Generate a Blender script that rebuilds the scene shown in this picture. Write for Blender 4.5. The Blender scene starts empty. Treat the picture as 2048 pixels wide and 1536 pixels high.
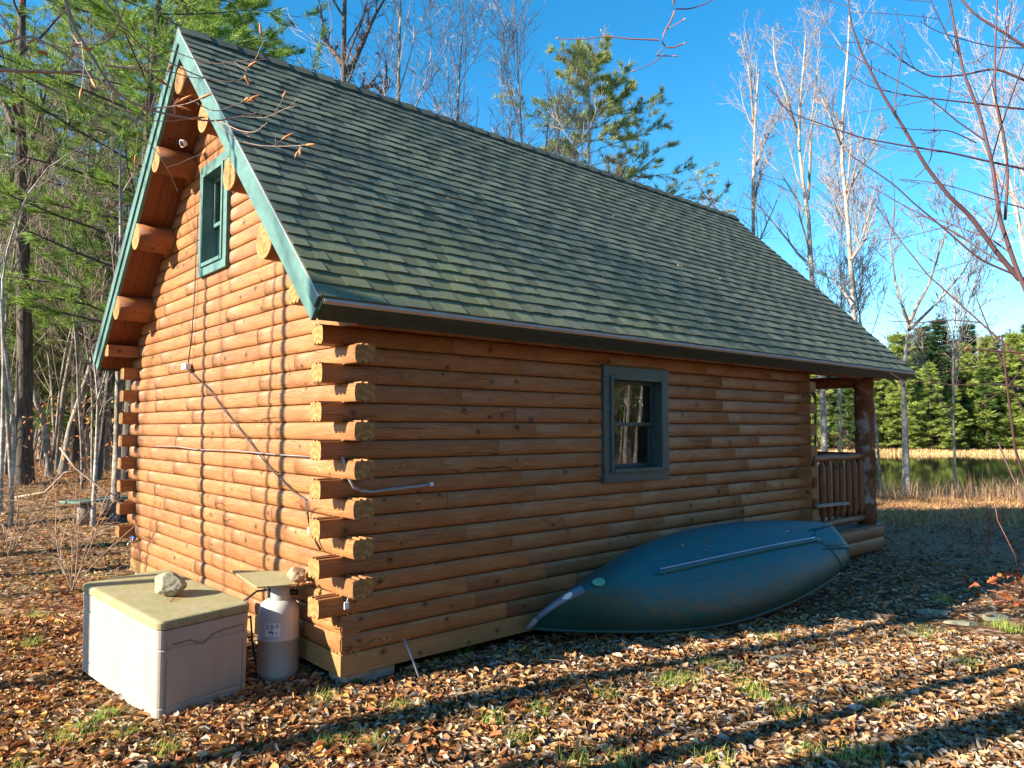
import bpy, math, random
import numpy as np
from mathutils import Vector, Matrix, noise as mnoise

# ------------------------------------------------------------------ camera, sky, sun, exposure
scene = bpy.context.scene
C = scene.collection.objects
R = math.radians
CAM = np.array([-2.9203, -5.3238, 1.941]); FPX = 1487.7
YAW, PITCH = .8470, .0590
fw = np.array([math.cos(PITCH)*math.cos(YAW), math.cos(PITCH)*math.sin(YAW), math.sin(PITCH)])
rt = np.cross(fw, [0, 0, 1]); rt /= np.linalg.norm(rt); upv = np.cross(rt, fw)
cd = bpy.data.cameras.new('camera'); cam = bpy.data.objects.new('camera', cd); scene.collection.objects.link(cam)
cd.sensor_width = 36; cd.lens = 36*FPX/2048; cd.clip_start = .05; cd.clip_end = 2000
cam.matrix_world = Matrix(((rt[0], upv[0], -fw[0], CAM[0]), (rt[1], upv[1], -fw[1], CAM[1]), (rt[2], upv[2], -fw[2], CAM[2]), (0, 0, 0, 1)))
scene.camera = cam
SUN_EL, SUN_AZ = R(25.5), R(-16.0 + 180)          # where the sun stands, azimuth from +x towards +y
world = bpy.data.worlds.new('World'); scene.world = world; world.use_nodes = True
wn = world.node_tree; bg = wn.nodes['Background']
sky = wn.nodes.new('ShaderNodeTexSky'); sky.sky_type = 'NISHITA'; sky.sun_disc = False
sky.sun_elevation = SUN_EL; sky.sun_rotation = R(90) - SUN_AZ; sky.ozone_density = 2.6; sky.air_density = 1.0; sky.dust_density = .2; sky.altitude = 300
hs = wn.nodes.new('ShaderNodeHueSaturation'); hs.inputs['Saturation'].default_value = 1.37; hs.inputs['Value'].default_value = 1.30; hs.inputs['Hue'].default_value = .49
wn.links.new(sky.outputs[0], hs.inputs['Color']); wn.links.new(hs.outputs[0], bg.inputs['Color']); bg.inputs['Strength'].default_value = .069
sd = bpy.data.lights.new('sun', 'SUN'); sd.energy = 5.0; sd.angle = R(.5); sd.color = (1, .89, .70)
sun = bpy.data.objects.new('sun', sd); scene.collection.objects.link(sun)
sdir = Vector((math.cos(SUN_EL)*math.cos(SUN_AZ), math.cos(SUN_EL)*math.sin(SUN_AZ), math.sin(SUN_EL)))
sun.rotation_euler = sdir.to_track_quat('Z', 'Y').to_euler(); sun.location = sdir*60
scene.view_settings.view_transform = 'Standard'; scene.view_settings.look = 'None'
scene.view_settings.exposure = 1.72; scene.view_settings.gamma = 1

# ------------------------------------------------------------------ helpers
def ray(px, py):
    return fw + (px-1024)/FPX*rt - (py-768)/FPX*upv
def at(px, py, depth):
    return CAM + ray(px, py)*depth
FX = np.array([fw[0], fw[1]]); FX /= np.linalg.norm(FX); RX = np.array([FX[1], -FX[0]])
def ss(x):
    x = np.clip(x, 0, 1); return x*x*(3-2*x)
def DS(x, y):
    dx, dy = x-CAM[0], y-CAM[1]
    return dx*FX[0]+dy*FX[1], dx*RX[0]+dy*RX[1]
def ground_z(x, y):
    x = np.asarray(x, float); y = np.asarray(y, float)
    D, s = DS(x, y)
    left = 1-ss((s+6)/5.)
    z = -.135 + .03*np.sin(x*.7+1)*np.cos(y*.6) + left*(.78*ss((D-10.8)/9) + .3*ss((D-20)/15) - .4*ss((D-60)/60))
    rgt = ss((s+1)/6)
    z = z - rgt*.6*ss((D-14)/18)
    pond = ss((D-29-1.2*np.sin(s*.25))/4.5)*(1-ss((D-79+np.sin(s*.13)*2)/3))*ss((s-.02*D+1)/5)
    z = z - pond*1.0 + ss((D-84)/40)*1.6*rgt
    z = z + .012*np.sin(x*5.1+y*2.2)*np.sin(y*4.3-x*1.7)
    return z
def gz(x, y): return float(ground_z(x, y))
def place(px, D):
    """ground point seen in column px at depth D"""
    p = CAM[:2] + D*(FX + (px-1024)/FPX*RX); return Vector((p[0], p[1], gz(p[0], p[1])))

def tag(o, label=None, cat=None, group=None, kind=None):
    if label: o['label'] = label
    if cat: o['category'] = cat
    if group: o['group'] = group
    if kind: o['kind'] = kind
    return o
def empty(name, loc=(0, 0, 0), rz=0, **k):
    o = bpy.data.objects.new(name, None); C.link(o); o.location = loc; o.rotation_euler = (0, 0, rz); o.empty_display_size = .2
    return tag(o, **k)

def np_mesh(name, V, quads=None, tris=None, mats=(), parent=None, col=None, uv=None, smooth=False, local=False):
    """V world or thing-local coordinates; quads (n,4), tris (n,3); col per vertex (N,3 or 4)"""
    me = bpy.data.meshes.new(name)
    q = np.zeros((0, 4), int) if quads is None else np.asarray(quads, int)
    t = np.zeros((0, 3), int) if tris is None else np.asarray(tris, int)
    nv = len(V); nl = q.size+t.size; npoly = len(q)+len(t)
    me.vertices.add(nv); me.loops.add(nl); me.polygons.add(npoly)
    me.vertices.foreach_set('co', np.asarray(V, np.float32).ravel())
    me.loops.foreach_set('vertex_index', np.concatenate([q.ravel(), t.ravel()]).astype(np.int32))
    ls = np.concatenate([np.arange(len(q))*4, q.size+np.arange(len(t))*3]).astype(np.int32)
    me.polygons.foreach_set('loop_start', ls)
    me.polygons.foreach_set('use_smooth', np.full(npoly, smooth))
    me.update(calc_edges=True)
    if col is not None:
        c = np.ones((nv, 4), np.float32); c[:, :col.shape[1]] = col
        a = me.color_attributes.new('Col', 'FLOAT_COLOR', 'POINT'); a.data.foreach_set('color', c.ravel())
    for m in (mats if isinstance(mats, (list, tuple)) else [mats]): me.materials.append(m)
    o = bpy.data.objects.new(name, me); C.link(o)
    if parent is not None: o.parent = parent
    return o

class MB:
    def __init__(s): s.v = []; s.f = []; s.m = []; s.uv = []; s.c = []; s.sm = []
    def face(s, idx, m=0, uv=None, c=(.5, .5, .5), sm=False):
        s.f.append(tuple(idx)); s.m.append(m); s.uv.append(uv or [(0, 0)]*len(idx)); s.c.append(c); s.sm.append(sm)
    def add(s, pts):
        b = len(s.v); s.v.extend([tuple(p) for p in pts]); return b
    def box(s, x0, x1, y0, y1, z0, z1, m=0, c=(.5, .5, .5), M=None):
        P = [(x, y, z) for x in (x0, x1) for y in (y0, y1) for z in (z0, z1)]
        if M is not None: P = [tuple(M @ Vector(p)) for p in P]
        b = s.add(P); off = random.random()*10
        dx, dy, dz = x1-x0, y1-y0, z1-z0
        L = max(dx, dy, dz)
        for q, (a, bb) in (((0, 1, 3, 2), (dz, dy)), ((4, 6, 7, 5), (dy, dz)), ((0, 4, 5, 1), (dx, dz)), ((2, 3, 7, 6), (dz, dx)), ((0, 2, 6, 4), (dy, dx)), ((1, 5, 7, 3), (dx, dy))):
            uv = [(0, 0), (a, 0), (a, bb), (0, bb)]
            if bb > a: uv = [(v, u) for u, v in uv]
            s.face([b+i for i in q], m, [(u+off, v+off) for u, v in uv], c)
        return s
    def bar(s, p, q, w, h, up=(0, 0, 1), m=0, c=(.5, .5, .5)):
        p = Vector(p); q = Vector(q); d = (q-p); L = d.length; d.normalize(); u = Vector(up); sd_ = d.cross(u).normalized(); u = sd_.cross(d)
        M = Matrix(((d.x, sd_.x, u.x, p.x), (d.y, sd_.y, u.y, p.y), (d.z, sd_.z, u.z, p.z), (0, 0, 0, 1)))
        return s.box(0, L, -w/2, w/2, -h/2, h/2, m, c, M)
    def tube(s, pts, rad, k=12, caps=True, m=0, mc=None, c=(.5, .5, .5), sm=True, wob=0, rng=None):
        pts = [Vector(p) for p in pts]; n = len(pts)
        if not hasattr(rad, '__len__'): rad = [rad]*n
        rings = []; off = random.random()*10; ln = 0; lens = [0]
        ref = Vector((0, 0, 1)) if abs((pts[-1]-pts[0]).normalized().z) < .9 else Vector((1, 0, 0))
        for i in range(1, n): ln += (pts[i]-pts[i-1]).length; lens.append(ln)
        for i in range(n):
            t = (pts[min(i+1, n-1)]-pts[max(i-1, 0)]).normalized(); a = t.cross(ref).normalized(); b = a.cross(t)
            rings.append(s.add([pts[i]+(a*math.cos(2*math.pi*j/k)+b*math.sin(2*math.pi*j/k))*rad[i]*(1+(rng.uniform(-wob, wob) if rng else 0)) for j in range(k)]))
        r0 = max(rad)
        for i in range(n-1):
            for j in range(k):
                j2 = (j+1) % k; v0, v1 = j/k*2*math.pi*r0, (j+1)/k*2*math.pi*r0
                s.face([rings[i]+j, rings[i+1]+j, rings[i+1]+j2, rings[i]+j2], m, [(lens[i]+off, v0), (lens[i+1]+off, v0), (lens[i+1]+off, v1), (lens[i]+off, v1)], c, sm)
        if caps:
            for i, rev in ((0, False), (n-1, True)):
                id_ = [rings[i]+j for j in range(k)]; uv = [(math.cos(2*math.pi*j/k)*rad[i], math.sin(2*math.pi*j/k)*rad[i]) for j in range(k)]
                if rev: id_ = id_[::-1]; uv = uv[::-1]
                s.face(id_, m if mc is None else mc, uv, c)
        return s
    def lathe(s, prof, k=24, m=0, c=(.5, .5, .5), cx=0, cy=0):
        rings = [s.add([(cx+r*math.cos(2*math.pi*j/k), cy+r*math.sin(2*math.pi*j/k), z) for j in range(k)]) for r, z in prof]
        for i in range(len(rings)-1):
            for j in range(k):
                j2 = (j+1) % k; s.face([rings[i]+j, rings[i]+j2, rings[i+1]+j2, rings[i+1]+j], m, [(j/k, prof[i][1]), ((j+1)/k, prof[i][1]), ((j+1)/k, prof[i+1][1]), (j/k, prof[i+1][1])], c, True)
        return s
    def build(s, name, mats, parent=None, bevel=0):
        me = bpy.data.meshes.new(name); me.from_pydata(s.v, [], s.f)
        mats = mats if isinstance(mats, (list, tuple)) else [mats]
        for m in mats: me.materials.append(m)
        me.polygons.foreach_set('material_index', s.m); me.polygons.foreach_set('use_smooth', s.sm)
        uvl = me.uv_layers.new(name='UVMap'); flat = [x for f in s.uv for p in f for x in p]; uvl.data.foreach_set('uv', flat)
        ca = me.color_attributes.new('Col', 'FLOAT_COLOR', 'CORNER'); cc = []
        for f, c in zip(s.f, s.c): cc += [c[0], c[1], c[2], 1.]*len(f)
        ca.data.foreach_set('color', cc); me.update()
        o = bpy.data.objects.new(name, me); C.link(o)
        if parent is not None: o.parent = parent
        if bevel:
            b = o.modifiers.new('bevel', 'BEVEL'); b.width = bevel; b.segments = 2; b.limit_method = 'ANGLE'; b.angle_limit = R(40)
        return o

# ------------------------------------------------------------------ materials
class NT:
    def __init__(s, name, rough=.8, spec=.3, metal=0):
        s.mat = bpy.data.materials.new(name); s.mat.use_nodes = True; s.t = s.mat.node_tree; s.b = s.t.nodes['Principled BSDF']
        s.b.inputs['Roughness'].default_value = rough; s.b.inputs['Specular IOR Level'].default_value = spec; s.b.inputs['Metallic'].default_value = metal
    def n(s, typ, **k):
        nd = s.t.nodes.new('ShaderNode'+typ)
        for a, v in k.items():
            if a.startswith('i_'):
                nd.inputs[a[2:].replace('_', ' ')].default_value = v
            else: setattr(nd, a, v)
        return nd
    def l(s, a, b): s.t.links.new(a, b)
    def mix(s, fac, a, b, mode='MIX'):
        m = s.t.nodes.new('ShaderNodeMix'); m.data_type = 'RGBA'; m.blend_type = mode; m.clamp_factor = True
        for sock, v in ((0, fac), (6, a), (7, b)):
            if hasattr(v, 'is_output'): s.l(v, m.inputs[sock])
            elif sock == 0: m.inputs[0].default_value = v
            else: m.inputs[sock].default_value = (*v, 1)
        return m.outputs[2]
    def math(s, op, a, b=None, c=None, clamp=False):
        m = s.t.nodes.new('ShaderNodeMath'); m.operation = op; m.use_clamp = clamp
        for i, v in enumerate((a, b, c)):
            if v is None: continue
            if hasattr(v, 'is_output'): s.l(v, m.inputs[i])
            else: m.inputs[i].default_value = v
        return m.outputs[0]
    def ramp(s, x, stops):
        r = s.t.nodes.new('ShaderNodeValToRGB'); s.l(x, r.inputs[0]); e = r.color_ramp.elements
        while len(e) < len(stops): e.new(.5)
        for el, (p, c) in zip(e, stops): el.position = p; el.color = (*c, 1) if len(c) == 3 else c
        return r.outputs[0]
    def noise(s, vec, scale, detail=4, rough=.55, dist=0, out=0):
        n_ = s.n('TexNoise'); n_.inputs['Scale'].default_value = scale; n_.inputs['Detail'].default_value = detail; n_.inputs['Roughness'].default_value = rough; n_.inputs['Distortion'].default_value = dist
        if vec is not None: s.l(vec, n_.inputs['Vector'])
        return n_.outputs[out]
    def mapping(s, vec, scale=(1, 1, 1), loc=(0, 0, 0)):
        m = s.n('Mapping'); m.inputs['Scale'].default_value = scale; m.inputs['Location'].default_value = loc; s.l(vec, m.inputs['Vector']); return m.outputs[0]
    def bump(s, h, strength=.3, dist=.01):
        b = s.n('Bump'); b.inputs['Strength'].default_value = strength; b.inputs['Distance'].default_value = dist
        if hasattr(h, 'is_output'): s.l(h, b.inputs['Height'])
        s.l(b.outputs[0], s.b.inputs['Normal'])
    def base(s, c):
        if hasattr(c, 'is_output'): s.l(c, s.b.inputs['Base Color'])
        else: s.b.inputs['Base Color'].default_value = (*c, 1)
    def tc(s, w='Object'): return s.n('TexCoord').outputs[w]
    def col(s): return s.n('Attribute', attribute_name='Col').outputs['Color']

def plain(name, c, rough=.6, spec=.4, metal=0, var=.15, scale=8, bump=0):
    m = NT(name, rough, spec, metal); n = m.noise(m.tc(), scale, 5)
    m.base(m.mix(n, tuple(x*(1-var) for x in c), tuple(min(1, x*(1+var)) for x in c)))
    if bump: m.bump(m.noise(m.tc(), scale*6, 4), bump, .01)
    return m.mat

def wood(name, light, dark, red, knots=True, rough=.55, gs=1., weather=0.):
    """stained wood: grain runs along u"""
    m = NT(name, rough, .35); uv = m.tc('UV'); col = m.col()
    sep = m.n('SeparateColor'); m.l(col, sep.inputs[0])
    tone, hue = sep.outputs[0], sep.outputs[1]
    vor = m.n('TexVoronoi', voronoi_dimensions='2D', feature='F1'); vor.inputs['Scale'].default_value = 4.2; m.l(m.mapping(uv, (.85, 1.05, 1)), vor.inputs['Vector'])
    kd = vor.outputs['Distance']
    swirl = m.math('POWER', m.math('SUBTRACT', 1.0, kd, clamp=True), 5.0)
    sx = m.n('SeparateXYZ'); m.l(uv, sx.inputs[0])
    warp = m.noise(m.mapping(uv, (1.2, 5, 1)), 1.5, 3)
    v2 = m.math('ADD', sx.outputs[1], m.math('MULTIPLY', swirl, .10))
    v3 = m.math('ADD', v2, m.math('MULTIPLY', warp, .09))
    cx = m.n('CombineXYZ'); m.l(m.math('MULTIPLY', sx.outputs[0], .9), cx.inputs[0]); m.l(v3, cx.inputs[1])
    g1 = m.noise(m.mapping(cx.outputs[0], (1.6, 95*gs, 1)), 1, 3, .6)
    wv = m.n('TexWave', wave_type='BANDS', bands_direction='Y', wave_profile='SAW'); wv.inputs['Scale'].default_value = 20*gs; wv.inputs['Distortion'].default_value = 2.2; wv.inputs['Detail'].default_value = 2; wv.inputs['Detail Scale'].default_value = .7
    m.l(cx.outputs[0], wv.inputs['Vector'])
    gg = m.math('ADD', m.math('MULTIPLY', g1, .55), m.math('MULTIPLY', wv.outputs['Fac'], .45))
    c = m.mix(m.ramp(gg, [(.25, (0, 0, 0)), (.75, (1, 1, 1))]), dark, light)
    blot = m.noise(m.mapping(uv, (.9, 3.5, 1)), 2.2, 5, .6)
    c = m.mix(m.math('MULTIPLY', m.ramp(blot, [(.38, (0, 0, 0)), (.62, (1, 1, 1))]), .75), c, red)
    c = m.mix(m.math('MULTIPLY', hue, .35), c, red)
    c = m.mix(1.0, c, m.ramp(tone, [(0, (.87, .85, .84)), (.5, (1, 1, 1)), (1, (1.12, 1.11, 1.09))]), 'MULTIPLY')
    if weather:
        w = m.noise(m.mapping(uv, (3, 26, 1)), 1.4, 5, .65)
        c = m.mix(m.math('MULTIPLY', m.ramp(w, [(.5, (0, 0, 0)), (.72, (1, 1, 1))]), weather), c, (.44, .31, .19))
    ck = m.noise(m.mapping(cx.outputs[0], (.55, 42, 1), (3.1, 7.7, 0)), 1, 2, .5)
    c = m.mix(m.math('MULTIPLY', m.ramp(ck, [(.665, (0, 0, 0)), (.685, (1, 1, 1))]), .75), c, tuple(x*.25 for x in dark))
    if knots:
        gate = m.n('SeparateColor'); m.l(vor.outputs['Color'], gate.inputs[0])
        k = m.ramp(m.math('DIVIDE', kd, m.math('ADD', m.math('MULTIPLY', gate.outputs[1], 1.1), .35)), [(.0, (1, 1, 1)), (.045, (.9, .9, .9)), (.065, (.15, .15, .15)), (.085, (.5, .5, .5)), (.13, (0, 0, 0))])
        k = m.math('MULTIPLY', k, m.math('GREATER_THAN', gate.outputs[0], .58))
        c = m.mix(k, c, tuple(x*.22 for x in dark))
    m.base(c)
    m.bump(m.math('ADD', gg, m.math('MULTIPLY', blot, .6)), .35, .004)
    return m.mat

M = {}
M['log'] = wood('stained_log', (.49, .235, .085), (.155, .058, .019), (.24, .088, .032), weather=.25)
M['logdark'] = wood('dark_stained_log', (.36, .14, .04), (.16, .055, .016), (.22, .07, .022))
M['sill'] = wood('sill_board', (.46, .27, .11), (.24, .12, .04), (.28, .15, .06), weather=.3)
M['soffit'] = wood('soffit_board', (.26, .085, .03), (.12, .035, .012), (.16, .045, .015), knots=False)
M['rail'] = wood('peeled_log_rail', (.38, .17, .075), (.17, .07, .03), (.24, .085, .04))
M['deck'] = wood('deck_board', (.16, .11, .08), (.08, .055, .04), (.12, .08, .05), knots=False)
M['grey_plank'] = wood('weathered_plank', (.32, .31, .31), (.17, .16, .16), (.25, .23, .22), knots=False)
m = NT('end_grain', .75, .2); uv = m.tc('UV'); w = m.n('TexWave', wave_type='RINGS', rings_direction='Z'); w.inputs['Scale'].default_value = 5.5; w.inputs['Distortion'].default_value = 2.5; w.inputs['Detail Scale'].default_value = 1.5
m.l(uv, w.inputs['Vector']); n_ = m.noise(uv, 30, 5, .7)
n3_ = m.noise(uv, 11, 6, .7, .6); c = m.mix(m.math('ADD', m.math('MULTIPLY', w.outputs['Fac'], .35), m.math('MULTIPLY', m.ramp(n_, [(.3, (0, 0, 0)), (.7, (1, 1, 1))]), .65)), (.20, .09, .028), (.46, .26, .095)); c = m.mix(m.math('MULTIPLY', m.ramp(n3_, [(.48, (0, 0, 0)), (.60, (1, 1, 1))]), .65), c, (.13, .075, .04)); m.base(c); m.bump(n_, .5, .004); M['end'] = m.mat
# paint
def paint(name, c, rough=.5, bumpv=.12):
    m = NT(name, rough, .45); o = m.tc(); n1 = m.noise(m.mapping(o, (3, 3, 3)), 3, 6, .65); n2 = m.noise(o, 60, 3)
    cc = m.mix(m.ramp(n1, [(.35, (0, 0, 0)), (.75, (1, 1, 1))]), tuple(x*.8 for x in c), tuple(x*1.25 for x in c))
    cc = m.mix(m.math('MULTIPLY', m.ramp(n2, [(.62, (0, 0, 0)), (.72, (1, 1, 1))]), .25), cc, (.3, .33, .3)); m.base(cc); m.bump(n2, bumpv, .003); return m.mat
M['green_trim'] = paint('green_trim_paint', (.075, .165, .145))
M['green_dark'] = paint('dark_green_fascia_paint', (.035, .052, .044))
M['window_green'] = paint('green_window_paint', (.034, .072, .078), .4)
M['drip'] = plain('drip_edge_metal', (.50, .40, .34), .6, .3, 0)
M['drip_pale'] = plain('pale_drip_edge', (.68, .66, .62), .5, .4, 0)
M['black'] = plain('black_rubber', (.012, .012, .013), .45, .5)
M['grey_cable'] = plain('grey_conduit', (.30, .30, .32), .4, .5)
M['white_plastic'] = plain('white_plastic', (.72, .70, .66), .4, .5, var=.06)
M['blue_plastic'] = plain('blue_handle', (.03, .14, .6), .4, .5)
M['metal'] = plain('galvanised_metal', (.5, .5, .5), .35, .5, .8)
M['concrete'] = plain('concrete', (.36, .34, .32), .95, .2, var=.35, scale=14, bump=.6)
M['interior'] = plain('interior_wood', (.20, .11, .05), .7, .3)
M['screen'] = plain('dark_insect_screen', (.02, .022, .025), .7, .3)
# shingles
m = NT('asphalt_shingle', .92, .25); o = m.tc(); col = m.col(); gr = m.noise(o, 260, 2, .7); sp = m.n('SeparateColor'); m.l(col, sp.inputs[0])
c = m.mix(sp.outputs[0], (.030, .034, .029), (.125, .14, .10))
c = m.mix(m.math('MULTIPLY', m.ramp(gr, [(.35, (0, 0, 0)), (.68, (1, 1, 1))]), .8), c, m.mix(sp.outputs[0], (.15, .17, .125), (.36, .40, .27)))
c = m.mix(sp.outputs[1], c, (.018, .020, .018)); big = m.noise(o, .55, 4, .6); sx = m.n('SeparateXYZ'); m.l(o, sx.inputs[0])
low = m.math('SUBTRACT', 1.0, m.math('DIVIDE', m.math('SUBTRACT', sx.outputs[2], 2.8), 1.5), clamp=True)
near = m.math('SUBTRACT', 1.0, m.math('DIVIDE', sx.outputs[0], 6.5), clamp=True)
moss = m.math('MULTIPLY', m.math('MULTIPLY', low, near), m.ramp(big, [(.35, (0, 0, 0)), (.6, (1, 1, 1))]))
c = m.mix(m.math('MULTIPLY', moss, .75), c, (.16, .175, .05)); m.base(c); m.bump(gr, .6, .004); M['shingle'] = m.mat
# glass
m = NT('window_glass', .02, .5); t = m.t
gl = m.n('BsdfGlossy'); gl.inputs['Roughness'].default_value = .01; gl.inputs['Color'].default_value = (.95, .97, 1, 1)
tr = m.n('BsdfTransparent'); tr.inputs['Color'].default_value = (.86, .9, .88, 1); fr = m.n('Fresnel'); fr.inputs['IOR'].default_value = 1.5
mx = m.n('MixShader'); m.l(m.math('ADD', m.math('MULTIPLY', fr.outputs[0], 1.6), .03, clamp=True), mx.inputs[0]); m.l(tr.outputs[0], mx.inputs[1]); m.l(gl.outputs[0], mx.inputs[2])
m.l(mx.outputs[0], t.nodes['Material Output'].inputs['Surface']); M['glass'] = m.mat
# bark
def bark(name, a, b, sc=(14, 14, 2.2), lich=None):
    m = NT(name, .95, .15); o = m.tc(); n1 = m.noise(m.mapping(o, sc), 1.3, 6, .7, .4); n2 = m.noise(o, 3.2, 5, .6)
    c = m.mix(m.ramp(n1, [(.36, (0, 0, 0)), (.66, (1, 1, 1))]), a, b)
    if lich: c = m.mix(m.math('MULTIPLY', m.ramp(n2, [(.52, (0, 0, 0)), (.62, (1, 1, 1))]), .8), c, lich)
    m.base(c); m.bump(n1, .8, .03); return m.mat
M['bark_dark'] = bark('dark_furrowed_bark', (.035, .028, .024), (.17, .145, .125), (16, 16, 2))
M['bark_grey'] = bark('pale_grey_bark', (.20, .18, .16), (.44, .41, .37), (5, 5, 9), (.60, .58, .52))
M['bark_mid'] = bark('grey_brown_bark', (.10, .082, .07), (.33, .29, .25), (9, 9, 3), (.42, .41, .35))
M['twig_pale'] = plain('pale_twig_bark', (.31, .255, .225), .8, .2, var=.3)
M['twig_mid'] = plain('brown_twig_bark', (.24, .185, .15), .8, .2, var=.4)
M['twig_dark'] = plain('dark_twig_bark', (.10, .075, .07), .8, .2, var=.3)
M['twig_red'] = plain('reddish_twig_bark', (.24, .095, .075), .6, .3, var=.3)
M['twig_beech'] = plain('beech_twig_bark', (.30, .21, .155), .6, .3, var=.4, scale=20)
M['twig_maple'] = plain('maple_twig_bark', (.10, .052, .058), .6, .3, var=.4)
M['bud'] = plain('beech_bud', (.50, .20, .07), .5, .3)
M['post_bark'] = bark('post_bark', (.14, .055, .028), (.27, .115, .055), (5, 5, 2.2), (.42, .40, .37))
# foliage by vertex colour
def leafmat(name, trans=.35, rough=.6, spec=.3):
    m = NT(name, rough, spec); c = m.col(); m.base(c)
    tl = m.n('BsdfTranslucent'); m.l(c, tl.inputs['Color']); mx = m.n('MixShader'); mx.inputs[0].default_value = trans
    m.l(m.b.outputs[0], mx.inputs[1]); m.l(tl.outputs[0], mx.inputs[2]); m.l(mx.outputs[0], m.t.nodes['Material Output'].inputs['Surface']); return m.mat
M['needle'] = leafmat('pine_needles', .35, .5); M['dryleaf'] = leafmat('dry_leaves', .22, .75, .2); M['grass'] = leafmat('grass_blades', .35, .6)

# ------------------------------------------------------------------ ground
m = NT('leaf_litter_ground', .95, .15); o = m.tc()
v1 = m.n('TexVoronoi', feature='F1'); v1.inputs['Scale'].default_value = 15; dn = m.noise(o, 6, 3, out=1); mp = m.n('VectorMath', operation='MULTIPLY_ADD'); m.l(dn, mp.inputs[0]); mp.inputs[1].default_value = (.12, .12, .12); m.l(o, mp.inputs[2]); m.l(mp.outputs[0], v1.inputs['Vector'])
sc = m.n('SeparateColor'); m.l(v1.outputs['Color'], sc.inputs[0])
c = m.ramp(sc.outputs[0], [(0, (.045, .024, .014)), (.3, (.16, .075, .03)), (.55, (.33, .17, .075)), (.8, (.44, .28, .16)), (1, (.48, .36, .26))])
c = m.mix(1.0, c, m.ramp(v1.outputs['Distance'], [(0, (1.1, 1.1, 1.1)), (.75, (.35, .32, .3))]), 'MULTIPLY')
gn = m.noise(o, .9, 5, .6); att = m.col(); sg = m.n('SeparateColor'); m.l(att, sg.inputs[0])
fine = m.noise(o, 40, 4, .7)
c = m.mix(m.math('MULTIPLY', sg.outputs[0], m.ramp(gn, [(.35, (.3, .3, .3)), (.65, (1, 1, 1))])), c, m.mix(fine, (.10, .058, .036), (.42, .28, .18)))
c = m.mix(sg.outputs[1], c, m.mix(fine, (.38, .25, .10), (.72, .54, .27)))
m.base(c); m.bump(m.math('ADD', sc.outputs[1], m.math('MULTIPLY', fine, .5)), .9, .03); M['ground'] = m.mat
xs = np.unique(np.concatenate([np.linspace(-400, -12, 20), np.linspace(-12, 16, 170), np.linspace(16, 120, 105), np.linspace(120, 600, 20)]))
ys = np.unique(np.concatenate([np.linspace(-400, -8, 20), np.linspace(-8, 14, 134), np.linspace(14, 120, 107), np.linspace(120, 600, 20)]))
X, Y = np.meshgrid(xs, ys); Z = ground_z(X, Y); V = np.stack([X.ravel(), Y.ravel(), Z.ravel()], 1)
nx, ny = len(xs), len(ys); ii = (np.arange(ny-1)[:, None]*nx+np.arange(nx-1)[None]).ravel()
Dg, sg_ = DS(V[:, 0], V[:, 1])
gcol = np.zeros((len(V), 3)); gcol[:, 0] = np.maximum(ss((V[:, 0]-8)/4)*ss((sg_+2)/3)*(Dg < 40), 0)*.9
gcol[:, 1] = ((Dg > 78) & (Dg < 89))*1.0*ss(sg_/5)
tag(np_mesh('ground', V, np.stack([ii, ii+1, ii+nx+1, ii+nx], 1), mats=M['ground'], col=gcol, smooth=True), kind='structure')
# pond
m = NT('pond_water', .04, .5); m.base((.012, .018, .012)); m.b.inputs['IOR'].default_value = 1.33
m.bump(m.noise(m.mapping(m.tc(), (1, 1, 1)), .9, 3), .12, .05); M['water'] = m.mat
def dsxy(D, s): p = CAM[:2]+D*FX+s*RX; return (p[0], p[1])
c4 = [dsxy(26, -4), dsxy(26, 60), dsxy(86, 120), dsxy(86, -4)]
tag(np_mesh('pond_water', [(x, y, -.93) for x, y in c4], [(0, 1, 2, 3)], mats=M['water']), kind='structure')

# ------------------------------------------------------------------ log cabin
L, W, H, T = 7.4625, 5.8733, .1522, .17
Z0 = .165; DX, DY = .20, .19
RZ = 3.323                      # roof surface z = RZ + y on this side
cabin = empty('log_cabin', (0, 0, 0), label='honey brown log cabin with a steep green shingle roof and green window trim', cat='cabin')
NP = 13
def prof():
    P = [(-.020, .003)]
    for i in range(1, NP-1):
        t = .5-.5*math.cos(math.pi*i/(NP-1)); P.append((-.009+.020*(1-abs(2*t-1)**3.4), .0015+(H-.003)*t))
    top = H-.003
    P += [(-.020, top), (-.045, top), (-.048, top+.012), (-.066, top+.012), (-.069, top), (-.100, top), (-.103, top+.012), (-.121, top+.012), (-.124, top), (-T, top), (-T, .0015)]
    P += [(-.124, .0015), (-.121, .015), (-.103, .015), (-.100, .0015), (-.069, .0015), (-.066, .015), (-.048, .015), (-.045, .0015)]
    return P
PROF = prof()
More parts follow.
